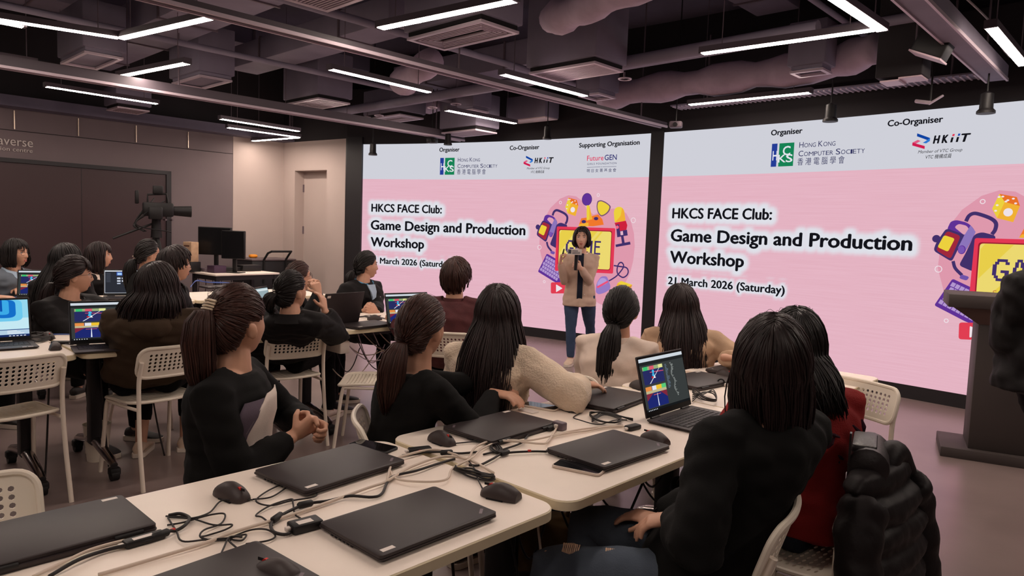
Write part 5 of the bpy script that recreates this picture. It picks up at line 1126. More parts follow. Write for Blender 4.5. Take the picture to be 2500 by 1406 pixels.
    for s in (-1, 1):
        ER = Matrix.Translation((s * .078, -.012, -.012)) @ Matrix.Rotation(radians(-30 * s), 4, 'Z') @ Matrix.Rotation(radians(10), 4, 'X')
        c.ball((0, 0, 0), (.011, .019, .032), 12, I @ H @ ER); c.ball((s * .005, -.004, .012), (.009, .017, .017), 10, I @ H @ ER)
    for s in (-1, 1):
        S, E, Wr = A[s][:3]
        c.tube([sc + rs * .08 * s, S, S.lerp(E, .4), E, E.lerp(Wr, .3), E.lerp(Wr, .7), Wr], [.04, .042, .038, .030, .032, .028, .024], 12, I); hand(c, s)
        hj, kn, an = LG[s]; c.tube([hj - (kn - hj).normalized() * .03, hj.lerp(kn, .25), kn, kn.lerp(an, .35), an, an - Vector((0, 0, .05))], [.07, .07, .052, .05, .034, .036], 12, I)
    me = remesh(c, vox, .35 if vox > .006 else .25, 'body', 2); body = link_mesh('body', me, skin, t, True, 180)
    # top
    c = MB(); torso(c, loose, hem, .985 if loose < .03 else 1.01)
    c.v and None
    for s in (-1, 1):
        S, E, Wr = A[s][:3]; e = E.lerp(Wr, sleeve) if sleeve < 1 else Wr + (E - Wr).normalized() * .012; ex = loose
        c.tube([sc + rs * .07 * s + Vector((0, 0, .0)), S, S.lerp(E, .35), S.lerp(E, .8), E, E.lerp(e, .35), E.lerp(e, .75), e], [q_ * (slim if j_ > 0 else 1) for j_, q_ in enumerate((.052 + ex, .052 + ex, .048 + ex, .046 + ex, .047 + ex, .044 + ex, .036 + ex, .029 + ex * .8))], 14, I)
    me = remesh(c, .010, .5, topname, 4); rumple(me, rump, 4.2, seed, (1, 1, 1.6)); tp = link_mesh(topname, me, top, t, True, 180)
    # trousers
    c = MB(); c.loft([tring(tt, a, b, sh, .004) for tt, a, b, sh in TORSO if tt <= .2], I)
    for s in (-1, 1):
        hj, kn, an = LG[s]; e = kn.lerp(an, short_leg)
        c.tube([hj - (kn - hj).normalized() * .04, hj, hj.lerp(kn, .4), hj.lerp(kn, .8), kn + (Vector((0, 0, .01)) if not stand else Vector()), kn.lerp(e, .3), kn.lerp(e, .7), e], [.085, .088, .082, .07, .064, .062, .054, .050] if not stand else [.085, .088, .082, .068, .058, .056, .050, .045], 14, I)
    me = remesh(c, .011, .5, 'trousers', 3); rumple(me, .004, 4.5, seed + 9, (1, 1, 1.5)); tr = link_mesh('trousers', me, trousers, t, True, 180)
    # shoes
    for s in (-1, 1):
        hj, kn, an = LG[s]; fd = azv(az + (legs.get(s, (8 * s,))[0] if not stand else 12 * s)); rd = Vector((fd.y, -fd.x, 0)); b0 = Vector((an.x, an.y, 0)); R_ = []
        for y, wd, h in ((-.075, .022, .06), (-.065, .034, .085), (-.02, .038, .10), (.03, .041, .085), (.08, .047, .062), (.13, .046, .05), (.165, .034, .04), (.178, .018, .03)):
            R_.append([b0 + fd * y + rd * (wd * cos(2 * pi * k / 12)) + Vector((0, 0, .026 + (h - .03) * (.5 + .5 * sin(2 * pi * k / 12)))) for k in range(12)])
        k_ = MB(); k_.loft(R_, I); sh_ = k_.build('shoe', shoes, t, True, 60)
        k_ = MB(); ol = [b0 + fd * y + rd * (wd * sg) for sg, rng in ((1, 1), (-1, -1)) for y, wd in ((-.08, .026), (-.06, .038), (.03, .043), (.1, .05), (.15, .042), (.183, .018))[::rng]]
        k_.loft([[p + Vector((0, 0, z)) for p in ol] for z in (.002, .028)], I); k_.build('sole', M_sole, sh_)
    # hair
    zline_tab[0] = ZLT if hair in ('pony', 'tied') else ZL
    th = .016; 
    ph = np.degrees(np.arctan2(HD[:, 0], HD[:, 1])); zl = zline(ph); k = 1 / (1 + np.exp(-(HP[:, 2] - zl) / .006))
    if hair in ('long', 'bob'):
        k2 = 1 / (1 + np.exp(-(np.abs(ph) - fringe - 8) / 3)); k = np.maximum(k, k2 * (HP[:, 2] > -.10))
    smooth_ = HD * np.array([.077, .098, .119]); back = np.where(HD[:, 1] < .2, 1, 0)[:, None]
    base_ = HP * (1 - back) + np.where(np.abs(HP) > np.abs(smooth_), HP, HP) * back
    hv = base_ + HD * ((k * (th * shape + .007) - .007))[:, None]
    c = MB(); c.v = [tuple(I @ (H @ Vector(p))) for p in hv]; c.f = list(HF); c.m = [0] * len(HF)
    def shell(D, e):
        D = Vector(D).normalized(); return Vector(((D.x * .076), (D.y * (.097 if D.y < 0 else .094)), D.z * .117)) * 1.0 + D * e
    down = Vector((0, 0, -1)); spine = (P - nb).normalized() if not stand else down
    def strand(local, tailw=(), r=sr, r2=.3):
        pts = [H @ p for p in local] + list(tailw); m = len(pts); a_, b_, c_2 = rnd.uniform(0, 6.3), rnd.uniform(.5, 1.1), rnd.uniform(.0005, .0030)
        pts = [I @ (p + Vector((sin(a_ + b_ * i), cos(a_ * 2 + b_ * i), .0)) * (c_2 * min(1, i / 3))) for i, p in enumerate(pts)]; r = r * rnd.uniform(.55, 1.25)
        c.tube(pts, [r * (.55 + .45 * min(1, i / 2)) * (1 if i < m * .6 else 1 - (1 - r2) * (i - m * .6) / (m * .4)) for i in range(m)], 5)
    if hair in ('long', 'bob'):
        for i in range(nstr):
            phi = rnd.uniform(fringe, 180) * rnd.choice((-1, 1)); a = radians(phi); e = (rnd.uniform(.010, .026)) * shape
            d0 = Vector((math.copysign(part * 1.5 * rnd.random() - .02, phi), .5 * cos(a) + rnd.uniform(-.12, .12) - .15, 1)); d1 = Vector((sin(a), cos(a), -.15))
            loc_ = [shell(q, e * (.75 + .35 * j / 7)) for j, q in enumerate(slerp_dirs(d0, d1, 7))]
            p = H @ loc_[-1]; L_ = hl * rnd.uniform(.86, 1.08); o2 = (p - hc); o2.z = 0; o2.normalize(); bk = max(0, min(1, (abs(phi) - 85) / 50))
            if hair == 'bob':
                L_ = hl * rnd.uniform(.9, 1.06); tw = [p + down * L_ * q_ + o2 * (.012 * sin(pi * q_) - .022 * q_ * q_) for q_ in (.3, .6, .85, 1)]
            else:
                dr = (down * (1 - hang * bk) + spine * (hang * bk)).normalized(); fl = (.05 * bk + .015) * flare + rnd.uniform(-.012, .02); wv = rnd.uniform(-.012, .012)
                tw = [p + dr * L_ * q_ + o2 * (fl * sin(min(1, q_ * 1.6) * pi / 2)) + Rm @ Vector((wv * sin(q_ * 5), 0, 0)) - F * (.02 * bk * q_) for q_ in (.12, .25, .4, .55, .7, .85, 1)]
            strand(loc_, tw)
    if hair in ('pony', 'tied'):
        td = Vector(tie).normalized()
        for i in range(nstr):
            phi = rnd.uniform(-180, 180); a = radians(phi); z = zline(phi) / .117; d0 = Vector((sin(a) * sqrt(max(.05, 1 - z * z)), cos(a) * sqrt(max(.05, 1 - z * z)), z + (rnd.uniform(-.01, .2) if rnd.random() < .5 else rnd.uniform(0, max(.05, 1.2 - z))))).normalized()
            strand([shell(q, (.006 + .010 * shape * sin(pi * min(1, j / 7 + .15)) + rnd.uniform(0, .005))) for j, q in enumerate(slerp_dirs(d0, td, 8))], (), sr * .9, .6)
        p0 = H @ shell(td, .012)
        if hair == 'pony':
            od = (Rm @ td); od.z = max(od.z, -.1); od.normalize(); tdir = tail_dir or (spine * .8 + down * .2)
            for i in range(int(nstr * .7)):
                a = rnd.uniform(0, 6.28); rr = tailr * sqrt(rnd.random()); u_, v_ = frame_z(tdir); q = u_ * (rr * cos(a)) + v_ * (rr * sin(a)); L_ = hl * rnd.uniform(.8, 1.05)
                strand([], [p0 - od * .01 + q * .35, p0 + od * .025 + q * .6, p0 + od * .042 + Vector(tdir) * L_ * .15 + q, p0 + od * .05 + Vector(tdir) * L_ * .4 + q * 1.15, p0 + od * .045 + Vector(tdir) * L_ * .7 + q * 1.05, p0 + od * .035 + Vector(tdir) * L_ + q * .5], sr, .25)
    if hair == 'short':
        for i in range(nstr):
            phi = rnd.uniform(-180, 180); a = radians(phi); z = (zline(phi)) / .117 - rnd.uniform(0, .1); d1 = Vector((sin(a) * sqrt(max(.05, 1 - z * z)), cos(a) * sqrt(max(.05, 1 - z * z)), z)); d0 = Vector((rnd.uniform(-.12, .12), -.25 + rnd.uniform(-.12, .12), 1))
            q_ = rnd.uniform(.55, 1.0); ds = slerp_dirs(d0, d1, 8); m = max(4, int(8 * q_)); k0 = rnd.randint(0, 8 - m) if m < 8 else 0
            strand([shell(q, (.010 + .016 * shape * sin(pi * (.15 + .75 * j / 8)) + rnd.uniform(0, .006))) for j, q in enumerate(ds[k0:k0 + m + 1])], (), sr, .2)
    for i in range(bangs):
        phi = rnd.uniform(-50, 50); a = radians(phi); d1 = Vector((sin(a) * .95, cos(a), .30 + rnd.uniform(-.06, .12))); d0 = Vector((rnd.uniform(-.1, .1), .15, 1))
        strand([shell(q, .006 + .012 * sin(pi * (.1 + .8 * j / 7)) + .003 * rnd.random()) for j, q in enumerate(slerp_dirs(d0, d1, 7))], (), sr * .8, .2)
    for i in range(14):                        # stray hairs
        a = rnd.uniform(0, 6.28); d0 = Vector((cos(a) * .5, sin(a) * .5 - .2, 1)); d1 = d0 + Vector((rnd.uniform(-.3, .3), rnd.uniform(-.3, .3), -.2))
        strand([shell(q, .020 * shape + .007 * sin(pi * j / 5) * rnd.uniform(.2, 1.6)) for j, q in enumerate(slerp_dirs(d0, d1, 5))], (), .0006, .5)
    c.build('hair', hm, t, True, 180)
    if face:
        def surf(x, z): i = np.argmin((HP[:, 0] - x) ** 2 + (HP[:, 2] - z) ** 2 + (HP[:, 1] < 0) * 1.0); return HP[i, 1]
        for s in (-1, 1):
            y = surf(s * .031, .008)
            k_ = MB(); k_.ball((s * .031, y - .0075, .006), .0115, 14, I @ H); k_.mi = 1; k_.ball((s * .031, y + .0005, .006), (.0052, .004, .0052), 10, I @ H); k_.build('eye', [M_eye, M_iris], t)
            k_ = MB(); k_.tube([(s * .018, surf(s * .018, .006) + .001, .011), (s * .025, y + .005, .0145), (s * .033, y + .005, .0148), (s * .043, surf(s * .043, .008) + .001, .010)], [.001, .0022, .0022, .001], 6, I @ H); k_.build('eyelid', M_brow, t)
            k_ = MB(); k_.tube([(s * x, surf(s * x, z) + .0005, z) for x, z in ((.013, .027), (.024, .031), (.036, .031), (.047, .025))], [.002, .0034, .0030, .0014], 6, I @ H); k_.build('eyebrow', M_brow, t)
        yl = surf(0, -.062)
        k_ = MB(); k_.ball((0, yl - .001, -.0565), (.021, .0055, .0045), 12, I @ H); k_.ball((0, yl - .0015, -.068), (.018, .006, .0052), 12, I @ H); k_.build('lips', M_lip, t)
    ctx = dict(t=t, I=I, H=H, P=P, nb=nb, A=A, F=F, R=R, fs=fs, rs=rs, tring=tring, LG=LG, sc=sc, hf=hf, hc=hc, spine=spine, body=body, top=tp)
    if extra: extra(ctx)
    return ctx
def glasses(ctx, m=None, r=.0225, round_=True):
    m = m or M_wire; c = MB(); M = ctx['I'] @ ctx['H']
    for s in (-1, 1):
        c.tube([(s * .033 + r * cos(2 * pi * k / 18), .094 - .004 * abs(cos(2 * pi * k / 18)), .004 + r * .86 * sin(2 * pi * k / 18)) for k in range(18)], .0014, 6, M, close=True)
        c.tube([(s * .055, .090, .008), (s * .074, .06, .008), (s * .080, .0, .006), (s * .076, -.02, -.004)], .0012, 6, M)
    c.tube([(-.011, .096, .008), (0, .100, .010), (.011, .096, .008)], .0014, 6, M); c.build('glasses', m, ctx['t'])
def collar(ctx, m, h=.035, r=.082, name='collar', open_=0.25):
    c = MB(); nb, F = ctx['nb'], ctx['fs']; R = ctx['rs']; n = 20; rings = []
    for k in range(n + 1):
        a = open_ + (2 * pi - 2 * open_) * k / n; d = F * cos(a) + R * sin(a); p = nb + d * r + Vector((0, 0, -.012 - .035 * max(0, cos(a))))
        rings.append([p, p + d * .016 + Vector((0, 0, -.03)), p + d * .022 + Vector((0, 0, -.026)), p + d * .004 + Vector((0, 0, h)), p - d * .003 + Vector((0, 0, h))])
    c.loft(rings, ctx['I']); return c.build(name, m, ctx['t'], True, 60)
def hood(ctx, m):
    c = MB(); nb, F, R = ctx['nb'], ctx['fs'], ctx['rs']; pts = []; rr = []
    for k in range(15):
        a = radians(60 + 240 * k / 14); d = F * cos(a) + R * sin(a); pts.append(nb + d * (.085 + .03 * max(0, -cos(a))) + Vector((0, 0, -.02 - .05 * max(0, -cos(a))))); rr.append(.028 + .028 * max(0, -cos(a)))
    c.tube(pts, rr, 12, ctx['I']); me = remesh(c, .012, .5, 'hood', 3); rumple(me, .006, 6, 3); link_mesh('hood', me, m, ctx['t'], True, 180)
def band(ctx, D, e, r, m, name, n=3, spread=.02, L=.05):
    """clip or tie on the hair"""
    c = MB(); M = ctx['I'] @ ctx['H']; D = Vector(D).normalized(); p = Vector((D.x * .076, D.y * .097, D.z * .117)) + D * e; u, v = frame_z(D)
    for k in range(n): q = p + v * (spread * (k - (n - 1) / 2)); c.tube([q - u * L / 2, q + D * .008, q + u * L / 2], r, 6, M)
    c.build(name, m, ctx['t'])
up = Vector((0, 0, 1))
# ---- presenter
ph = pxd(1422, 553, 7.77)
def pres_extra(x):
    t, I = x['t'], x['I']
    # navy tee showing between the open shirt fronts
    c = MB(); rings = []
    for tt in (-.12, .0, .2, .4, .55, .7, .82, .9, .97):
        r = x['tring'](tt, *[np.interp(tt, [q[0] for q in TORSO], [q[j] for q in TORSO]) for j in (1, 2, 3)], .018, 40); f = x['fs']
        mid = r[10]; l = x['rs']; k = .030 if tt < .75 else .030
        rings.append([mid - l * k - f * .02, mid - l * k + f * .006, mid + l * k + f * .006, mid + l * k - f * .02])
    c.loft(rings, I); c.build('tee', C_navy, t)
    c = MB()
    for tt in (.05, .25, .45, .62): 
        r = x['tring'](tt, *[np.interp(tt, [q[0] for q in TORSO], [q[j] for q in TORSO]) for j in (1, 2, 3)], .015, 40); c.ball(I @ (r[10] - x['rs'] * .052), .006, 8)
    c.build('button', M_stk, t); collar(x, C_white, .02, .070, 'collar', .7)
pr = dict(
    R=(pxd(1368, 640, 7.62), Vector((.10, -.10, 1)), Vector((.9, -.2, .1)), .75, None, pxd(1386, 712, 7.8)),
    L=(pxd(1418, 655, 7.52), Vector((-.75, -.1, .40)), Vector((0.1, .9, .1)), .95, None, pxd(1456, 706, 7.8)))
PX = person('person', 'woman standing in an open tan shirt and jeans, speaking into a microphone', ph, 186, 190, 2, 0, stand=True, arms=pr, legs={1: (px(1392, 890, 0).x, px(1392, 890, 0).y), -1: (px(1444, 872, 0).x, px(1444, 872, 0).y)}, top=C_tan, topname='shirt', trousers=cloth('jeans', (62, 78, 104), .15, .3, 220), skin=M_skinp, hair='bob', hm=M_hairr, hl=.075, face=True, vox=.0045, w=1.0, loose=.012, slim=.82, rump=.006, extra=pres_extra, shoes=M_shoe, seed=3, nstr=360, sr=.004, bangs=10, grp=None, fringe=52, hem=-.3, shape=.9)
mp = PX['A'][-1][2] + Vector((-.06, -.035, .07)); md = Vector((.04, -.05, 1)).normalized()
t = thing('microphone', 'black handheld microphone with a small white logo card, held by the presenter', 'microphone', mp + Vector((0, 0, -.12)), 0)
c = MB(); c.tube([(0, 0, .03), (.002, -.002, .10), (.006, -.006, .20)], [.016, .018, .021], 12); c.build('handle', M_blk, t)
c = MB(); c.ball((.008, -.008, .235), (.028, .028, .03), 14); c.build('grille', M_alu, t)
c = MB(); Mx = Matrix.Translation((-.02, -.04, .225)) @ Matrix.Rotation(radians(-6), 4, 'Z'); c.box((-.075, -.012, -.03), (.075, .012, .03), Mx); fl = c.build('logo_card', M_stk, t)
c = MB(); c.box((-.067, -.0135, -.02), (-.035, -.0118, .022), Mx); 
for z in (.012, -.002, -.016): c.box((-.026, -.0135, z - .003), (.058 if z < .01 else .035, -.0118, z + .003), Mx)
c.build('card_print', mat('card_ink', (60, 64, 74), rough=.6), fl)
t = thing('remote', 'small dark remote in the raised hand of the presenter', 'remote', PX['A'][1][2] + Vector((.02, -.03, .085)), 0); c = MB(); c.tube([(0, 0, 0), (.012, -.004, .06)], [.009, .007], 8); c.build('body', M_blk, t)

# ---- front row
def near_extra(x):
    band(x, (-.05, -.80, .50), .024, .004, mat('pale_clip', (226, 206, 180), rough=.3), 'hair_clip', 5, .010, .05)
    t, I = x['t'], x['I']; c = MB(); R_ = []
    T_ = lambda tt, ex: x['tring'](tt, *[np.interp(tt, [q[0] for q in TORSO], [q[j] for q in TORSO]) for j in (1, 2, 3)], ex, 40)
    def patch(nm, rows, m):
        c = MB(); rings = []
        for tt, k0, k1 in rows: r = T_(tt, .0285); n = 6; rings.append([r[(k0 + round((k1 - k0) * j / n)) % 40] if False else (lambda q: r[int(q) % 40].lerp(r[(int(q) + 1) % 40], q - int(q)))(k0 + (k1 - k0) * j / n) for j in range(n + 1)])
        c.add([p for r in rings for p in r], [(i * 7 + j, i * 7 + j + 1, (i + 1) * 7 + j + 1, (i + 1) * 7 + j) for i in range(len(rings) - 1) for j in range(6)], I); o = c.build(nm, m, t); md_ = o.modifiers.new('s', 'SOLIDIFY'); md_.thickness = .004
    patch('white_print', [(.18, 4.5, 15), (.3, 4, 15), (.42, 4, 14.5), (.55, 4.5, 14.5), (.66, 5.5, 14), (.76, 7, 13.5), (.82, 8.5, 12.5)], cloth('tee_print_white', (222, 206, 196)))
    patch('purple_print', [(.46, 2.2, 4.4), (.56, 2.4, 5), (.68, 3.2, 6), (.8, 4.6, 7.6)], cloth('tee_print_purple', (92, 80, 92)))
    c = MB(); c.tube([x['nb'] + x['rs'] * .05 + up * .01, x['nb'] + x['rs'] * .065 + x['fs'] * .03 - up * .03, x['nb'] + x['rs'] * .05 + x['fs'] * .085 - up * .09, x['nb'] + x['rs'] * .015 + x['fs'] * .118 - up * .14], .0012, 5, I); c.ball(I @ (x['nb'] + x['rs'] * .015 + x['fs'] * .12 - up * .145), .005, 8); c.build('necklace', M_alu, t)
h1 = pxd(578, 697, 2.35)
wr = pxd(712, 1066, 2.36)
person('person', 'woman in a black top with white print, brown ponytail in a pale clip', h1, 84, 28, 4, 0, arms=dict(R=(wr, Vector((.55, .55, .35)), Vector((-.7, .4, .2)), .95, Vector((-.4, -.9, -.6))), L=(wr + Vector((.02, .09, .03)), Vector((.5, -.1, -.2)), Vector((.2, -.6, -.3)), .9, Vector((-.2, .9, -.4)))), top=C_black, topname='tee', hair='pony', hm=M_hairb, hl=.30, vox=.0045, w=1.16, loose=.016, rump=.006, extra=near_extra, seed=5, nstr=1100, sr=.0028, tie=(-.05, -.82, .38), lean=-3, tailr=.045, shape=1.15, sleeve=.9, seat=.44, headw=1.08, neck=.138)
def mid_extra(x): band(x, (0, -.98, -.36), .03, .004, mat('pale_clip', (0, 0, 0)), 'hair_tie', 2, .008, .05)
X13 = person('person', 'girl in black with a low brown ponytail at the front table', pxd(1033, 722, 2.7), 52, 32, 2, 0, arms=dict(R=(room(2.05, 2.02, .80), azv(120), -up, .3), L=(room(2.3, 2.1, .80), azv(150), -up, .3)), top=C_black, topname='sweater', hair='pony', hm=M_hairb, hl=.26, vox=.006, w=1.02, seed=6, nstr=850, sr=.003, tie=(0, -.93, -.28), tailr=.045, extra=mid_extra, lean=10)
person('person', 'girl in a cream fleece with very long straight dark hair', pxd(1218, 695, 3.15), 25, 14, 2, 0, arms=dict(R=(Vector((.31, 3.10, .80)), azv(80), -up, .3, Vector((.35, -1, -.25)))), top=C_cream, topname='fleece_jacket', trousers=C_denimd, hair='long', hm=M_hairr, hl=.44, w=1.1, loose=.03, rump=.006, seed=8, nstr=950, sr=.0032, lean=6, fringe=70)
def shirt_collar(x): collar(x, C_white, .03, .085)
X15 = person('person', 'girl in a white shirt with a long low black ponytail', pxd(1520, 700, 3.75), 35, 26, 2, 0, top=C_white, topname='shirt', hair='pony', hl=.36, w=1.12, loose=.022, rump=.009, seed=9, nstr=750, sr=.0034, tie=(-.03, -.90, -.46), tailr=.052, extra=shirt_collar, lean=12, shape=1.1)
person('person', 'girl in a beige jacket with long loose dark hair, arm out on the table', pxd(1665, 693, 4.15), 15, -6, 0, -6, arms=dict(R=(pxd(1768, 872, 3.75), azv(110), -up, .3, Vector((.8, -.3, -.5)))), top=C_beige, topname='jacket', hair='long', hm=M_hairr, hl=.40, w=1.15, loose=.024, rump=.011, seed=10, nstr=750, sr=.0034, lean=8, fringe=75)
# near right pair
def ripped(x):
    t, I = x['t'], x['I']; hj, kn, an = x['LG'][-1]; c = MB()
    for q, rr in ((.55, .04), (.86, .035)):
        p = hj.lerp(kn, q) + up * .071; d = (kn - hj).normalized(); l = d.cross(up)
        for k in range(13): o = (k - 6) * .0036; c.tube([p + d * o - l * rr * (1 - .3 * abs(k - 6) / 6) - up * .01, p + d * (o + .003 * (k % 3 - 1)) + up * .003, p + d * o + l * rr * (1 - .3 * abs(k - 6) / 6) - up * .01], .0019, 5, I)
    c.build('frayed_tear', cloth('frayed_threads', (220, 186, 160)), t)
    S, E, Wr = x['A'][-1][:3]; d = (Wr - E).normalized(); u_, v_ = frame_z(d); p = Wr - d * .02; c = MB(); c.tube([p + (u_ * cos(k * pi / 8) + v_ * sin(k * pi / 8)) * .036 for k in range(16)], .0055, 8, I, close=True); c.build('bracelet', mat('silver', (216, 200, 190), rough=.25, metal=.8), t)
wl = pxd(1655, 1262, 1.88)
X17 = person('person', 'girl in black with very long straight hair and ripped jeans, nearest right', pxd(1893, 768, 1.93), -66, 22, 8, 0, arms=dict(R=(Vector((.44, 2.06, .60)), azv(-60), -up, .3), L=(wl, (azv(-75) - up * .3), -up, .35, Vector((-.3, -.9, -.7)))), legs={-1: (-10, .385, .02), 1: (8, .39, .02)}, top=C_black, topname='sweater', trousers=C_denim, hair='long', hm=M_hairr, hl=.235, vox=.006, w=1.26, loose=.024, rump=.009, twist=34, seed=11, nstr=1300, sr=.0030, lean=-9, hang=.0, flare=-.5, hipfix=(.56, 1.95), extra=ripped, shape=1.0, fringe=48, seat=.465)
def red_extra(x):
    t, I = x['t'], x['I']; rnd = random.Random(4); c = MB()
    r = x['tring'](.62, .150, .112, .01, .019, 40); p0 = r[30]; l = x['rs']
    for k in range(16):
        q = p0 + l * rnd.uniform(-.09, .09) + up * rnd.uniform(-.12, .10); dd = (l * rnd.uniform(-1, 1) + up * rnd.uniform(-1, 1)).normalized(); c.tube([q - dd * .025, q - x['fs'] * .006, q + dd * .025], [.003, .007, .002], 6, I)
    c.build('dark_motif', cloth('motif_ink', (62, 34, 46)), t)
X18 = person('person', 'person in a red sweater with dark back motif beside the girl in black', pxd(1948, 752, 2.45), -35, 25, 0, 0, top=C_red, topname='sweater', trousers=C_denimd, hair='long', hl=.18, w=1.2, loose=.026, rump=.008, twist=25, seed=12, nstr=700, sr=.0032, lean=16, extra=red_extra, fringe=60, shape=1.05)
# ---- second row
def olive_extra(x): hood(x, C_olive)
X2 = person('person', 'girl in an olive hoodie with long dark hair, back turned', pxd(385, 641, 3.88), -25, 22, 2, 0, top=C_olive, topname='hoodie', hair='long', hm=M_hairr, hl=.22, hipfix=CH['olive'].location + azv(-54) * .07, w=1.25, loose=.038, rump=.010, twist=10, seed=13, nstr=700, sr=.0036, lean=10, extra=olive_extra, shoes=M_shoe, short_leg=.72, legs={-1: (12, .40, -.10), 1: (16, .40, -.06)}, shape=1.15)
def p9x(x):
    band(x, (-.25, -.9, .15), .024, .0035, M_stk, 'hair_clip', 2, .012, .04); collar(x, C_black2, .03, .09)
    c = MB(); c.ball((.078, .002, -.028), (.006, .006, .012), 8, x['I'] @ x['H']); c.build('earbud', M_stk, x['t'])
f9 = pxd(762, 735, 4.38)
X9 = person('person', 'girl in a black jacket holding her cheek, white clip in her tied hair', pxd(712, 661, 4.35), -8, 30, 8, 0, arms=dict(R=(f9 + Vector((.05, .11, -.07)), Vector((-.25, .25, 1)), Vector((-.75, .2, 0)), .35, None, pxd(800, 832, 4.45))), top=C_black2, topname='jacket', hair='pony', hl=.16, hipfix=CH['pony'].location + azv(-38) * .07, vox=.0055, w=1.2, loose=.03, rump=.010, twist=10, seed=14, nstr=420, sr=.004, tie=(-.1, -.9, .05), extra=p9x, lean=16, legs={-1: (-4, .42, .05), 1: (22, .42, .06)}, shoes=mat('white_trainer', (226, 206, 192), rough=.6, var=.06, vscale=20))
def p10x(x): glasses(x)
f10 = pxd(772, 690, 5.45)
person('person', 'person with glasses resting clasped hands against the chin, behind the jacket girl', pxd(730, 638, 5.6), 85, 50, 6, 0, arms=dict(R=(f10 + Vector((.04, -.07, -.08)), Vector((-.35, .1, 1)), Vector((-.5, .6, 0)), .7), L=(f10 + Vector((.0, .05, -.07)), Vector((-.2, -.1, 1)), Vector((-.3, -.6, 0)), .7)), top=C_black, topname='sweater', hair='tied', hm=M_hairb, vox=.005, seed=15, nstr=300, sr=.004, face=True, extra=p10x, lean=18)
def p11x(x):
    t, I = x['t'], x['I']; collar(x, C_sky, .04, .092, 'collar', .35)
    c = MB(); r = [x['tring'](tt, *[np.interp(tt, [q[0] for q in TORSO], [q[j] for q in TORSO]) for j in (1, 2, 3)], .034, 40)[10] for tt in (.55, .7, .82, .9, .97)]
    c.loft([[p - x['rs'] * k - x['fs'] * .02, p - x['rs'] * k, p + x['rs'] * k, p + x['rs'] * k - x['fs'] * .02] for p, k in zip(r, (.004, .022, .036, .044, .050))], I); c.build('shirt_front', C_pale, t)
    c = MB(); p = x['tring'](.7, .155, .116, .014, .034, 40)[12]; c.box((-.02, -.004, -.003), (.02, .004, .003), Matrix.Translation(I @ p)); c.build('zip_pull', M_alu, t)
w11 = pxd(903, 760, 5.95)
person('person', 'woman with a bright blue collar, hands clasped on the table before the left screen', pxd(895, 613, 6.25), 118, 58, 0, 0, arms=dict(R=(w11 + Vector((-.05, 0, 0)), Vector((.5, -.4, .35)), Vector((.6, .5, 0)), .75), L=(w11 + Vector((.06, -.0, -.01)), Vector((-.4, -.5, .3)), Vector((-.5, .5, 0)), .75)), top=C_black2, topname='jacket', hair='pony', hl=.22, vox=.0045, w=1.16, loose=.03, rump=.008, seed=16, nstr=360, sr=.004, tie=(0, -.9, -.35), extra=p11x, face=True, lean=6)
def p12x(x): collar(x, C_maroon, .02, .078, 'neckband', .05)
X12 = person('person', 'person in a maroon sweater with short brown hair, back turned', pxd(1115, 633, 5.0), 10, 22, 4, 0, top=C_maroon, topname='sweater', hair='short', hm=M_hairb, vox=.008, w=1.18, loose=.022, rump=.007, seed=17, nstr=520, sr=.0045, lean=6, extra=p12x, shape=1.25, arms=dict(R=(room(3.7, 4.25, .80), azv(-10), -up, .3), L=(room(3.2, 4.25, .80), azv(-20), -up, .3)))
def gl(x): glasses(x)
def p3x(x): glasses(x); collar(x, C_black2, .035, .088)
person('person', 'girl with round glasses and fringe in a black jacket, in profile at the left table', pxd(180, 624, 4.55), 105, 50, 0, 0, top=C_black2, topname='jacket', hair='pony', hm=M_hairr, hl=.34, vox=.005, w=1.12, loose=.026, rump=.008, seed=18, nstr=420, sr=.004, tie=(-.25, -.86, -.35), bangs=70, extra=p3x, face=True, lean=6, arms=dict(R=(room(1.5, 4.85, .78), azv(130), -up, .3), L=(room(1.8, 4.85, .78), azv(140), -up, .3)))
def p8x(x): glasses(x, M_bframe); collar(x, C_black2, .05, .085)
X8 = person('person', 'student in a black jacket with glasses, in profile behind the olive hoodie girl', pxd(428, 604, 5.1), 85, 48, 0, 0, top=C_black2, topname='jacket', hair='short', hm=M_hairr, vox=.0055, w=1.05, loose=.026, seed=19, nstr=460, sr=.0045, bangs=50, extra=p8x, face=True, lean=5, shape=1.2)
def p7x(x): glasses(x, M_bframe); band(x, (-.5, -.75, -.2), .03, .004, mat('pale_clip', (0, 0, 0)), 'hair_clip', 2, .02, .05)
person('person', 'girl with dark glasses and pinned hair beyond the student in black', pxd(362, 585, 6.4), 60, 42, 0, 0, top=C_black, topname='sweater', hair='pony', hl=.30, vox=.007, seed=20, nstr=300, sr=.005, tie=(-.3, -.85, -.4), extra=p7x, face=True, lean=4, tailr=.05)
def p6x(x): collar(x, C_white, .02, .08)
person('person', 'girl with a thick fringe in profile by the file window laptop', pxd(242, 591, 6.7), 115, 66, 0, 0, top=C_black2, topname='jacket', hair='bob', hm=M_hairr, hl=.14, vox=.006, seed=21, nstr=320, sr=.005, bangs=70, extra=p6x, face=True, lean=4, fringe=62, shape=1.1)
person('person', 'girl with long black hair in dark clothes between carton and glasses girl', pxd(162, 594, 5.3), 5, 30, 0, 0, top=C_black2, topname='jacket', hair='long', hl=.40, seed=22, nstr=360, sr=.005, lean=8, w=1.12, loose=.03)
def p4x(x): glasses(x, M_bframe); collar(x, C_pale, .035, .080)
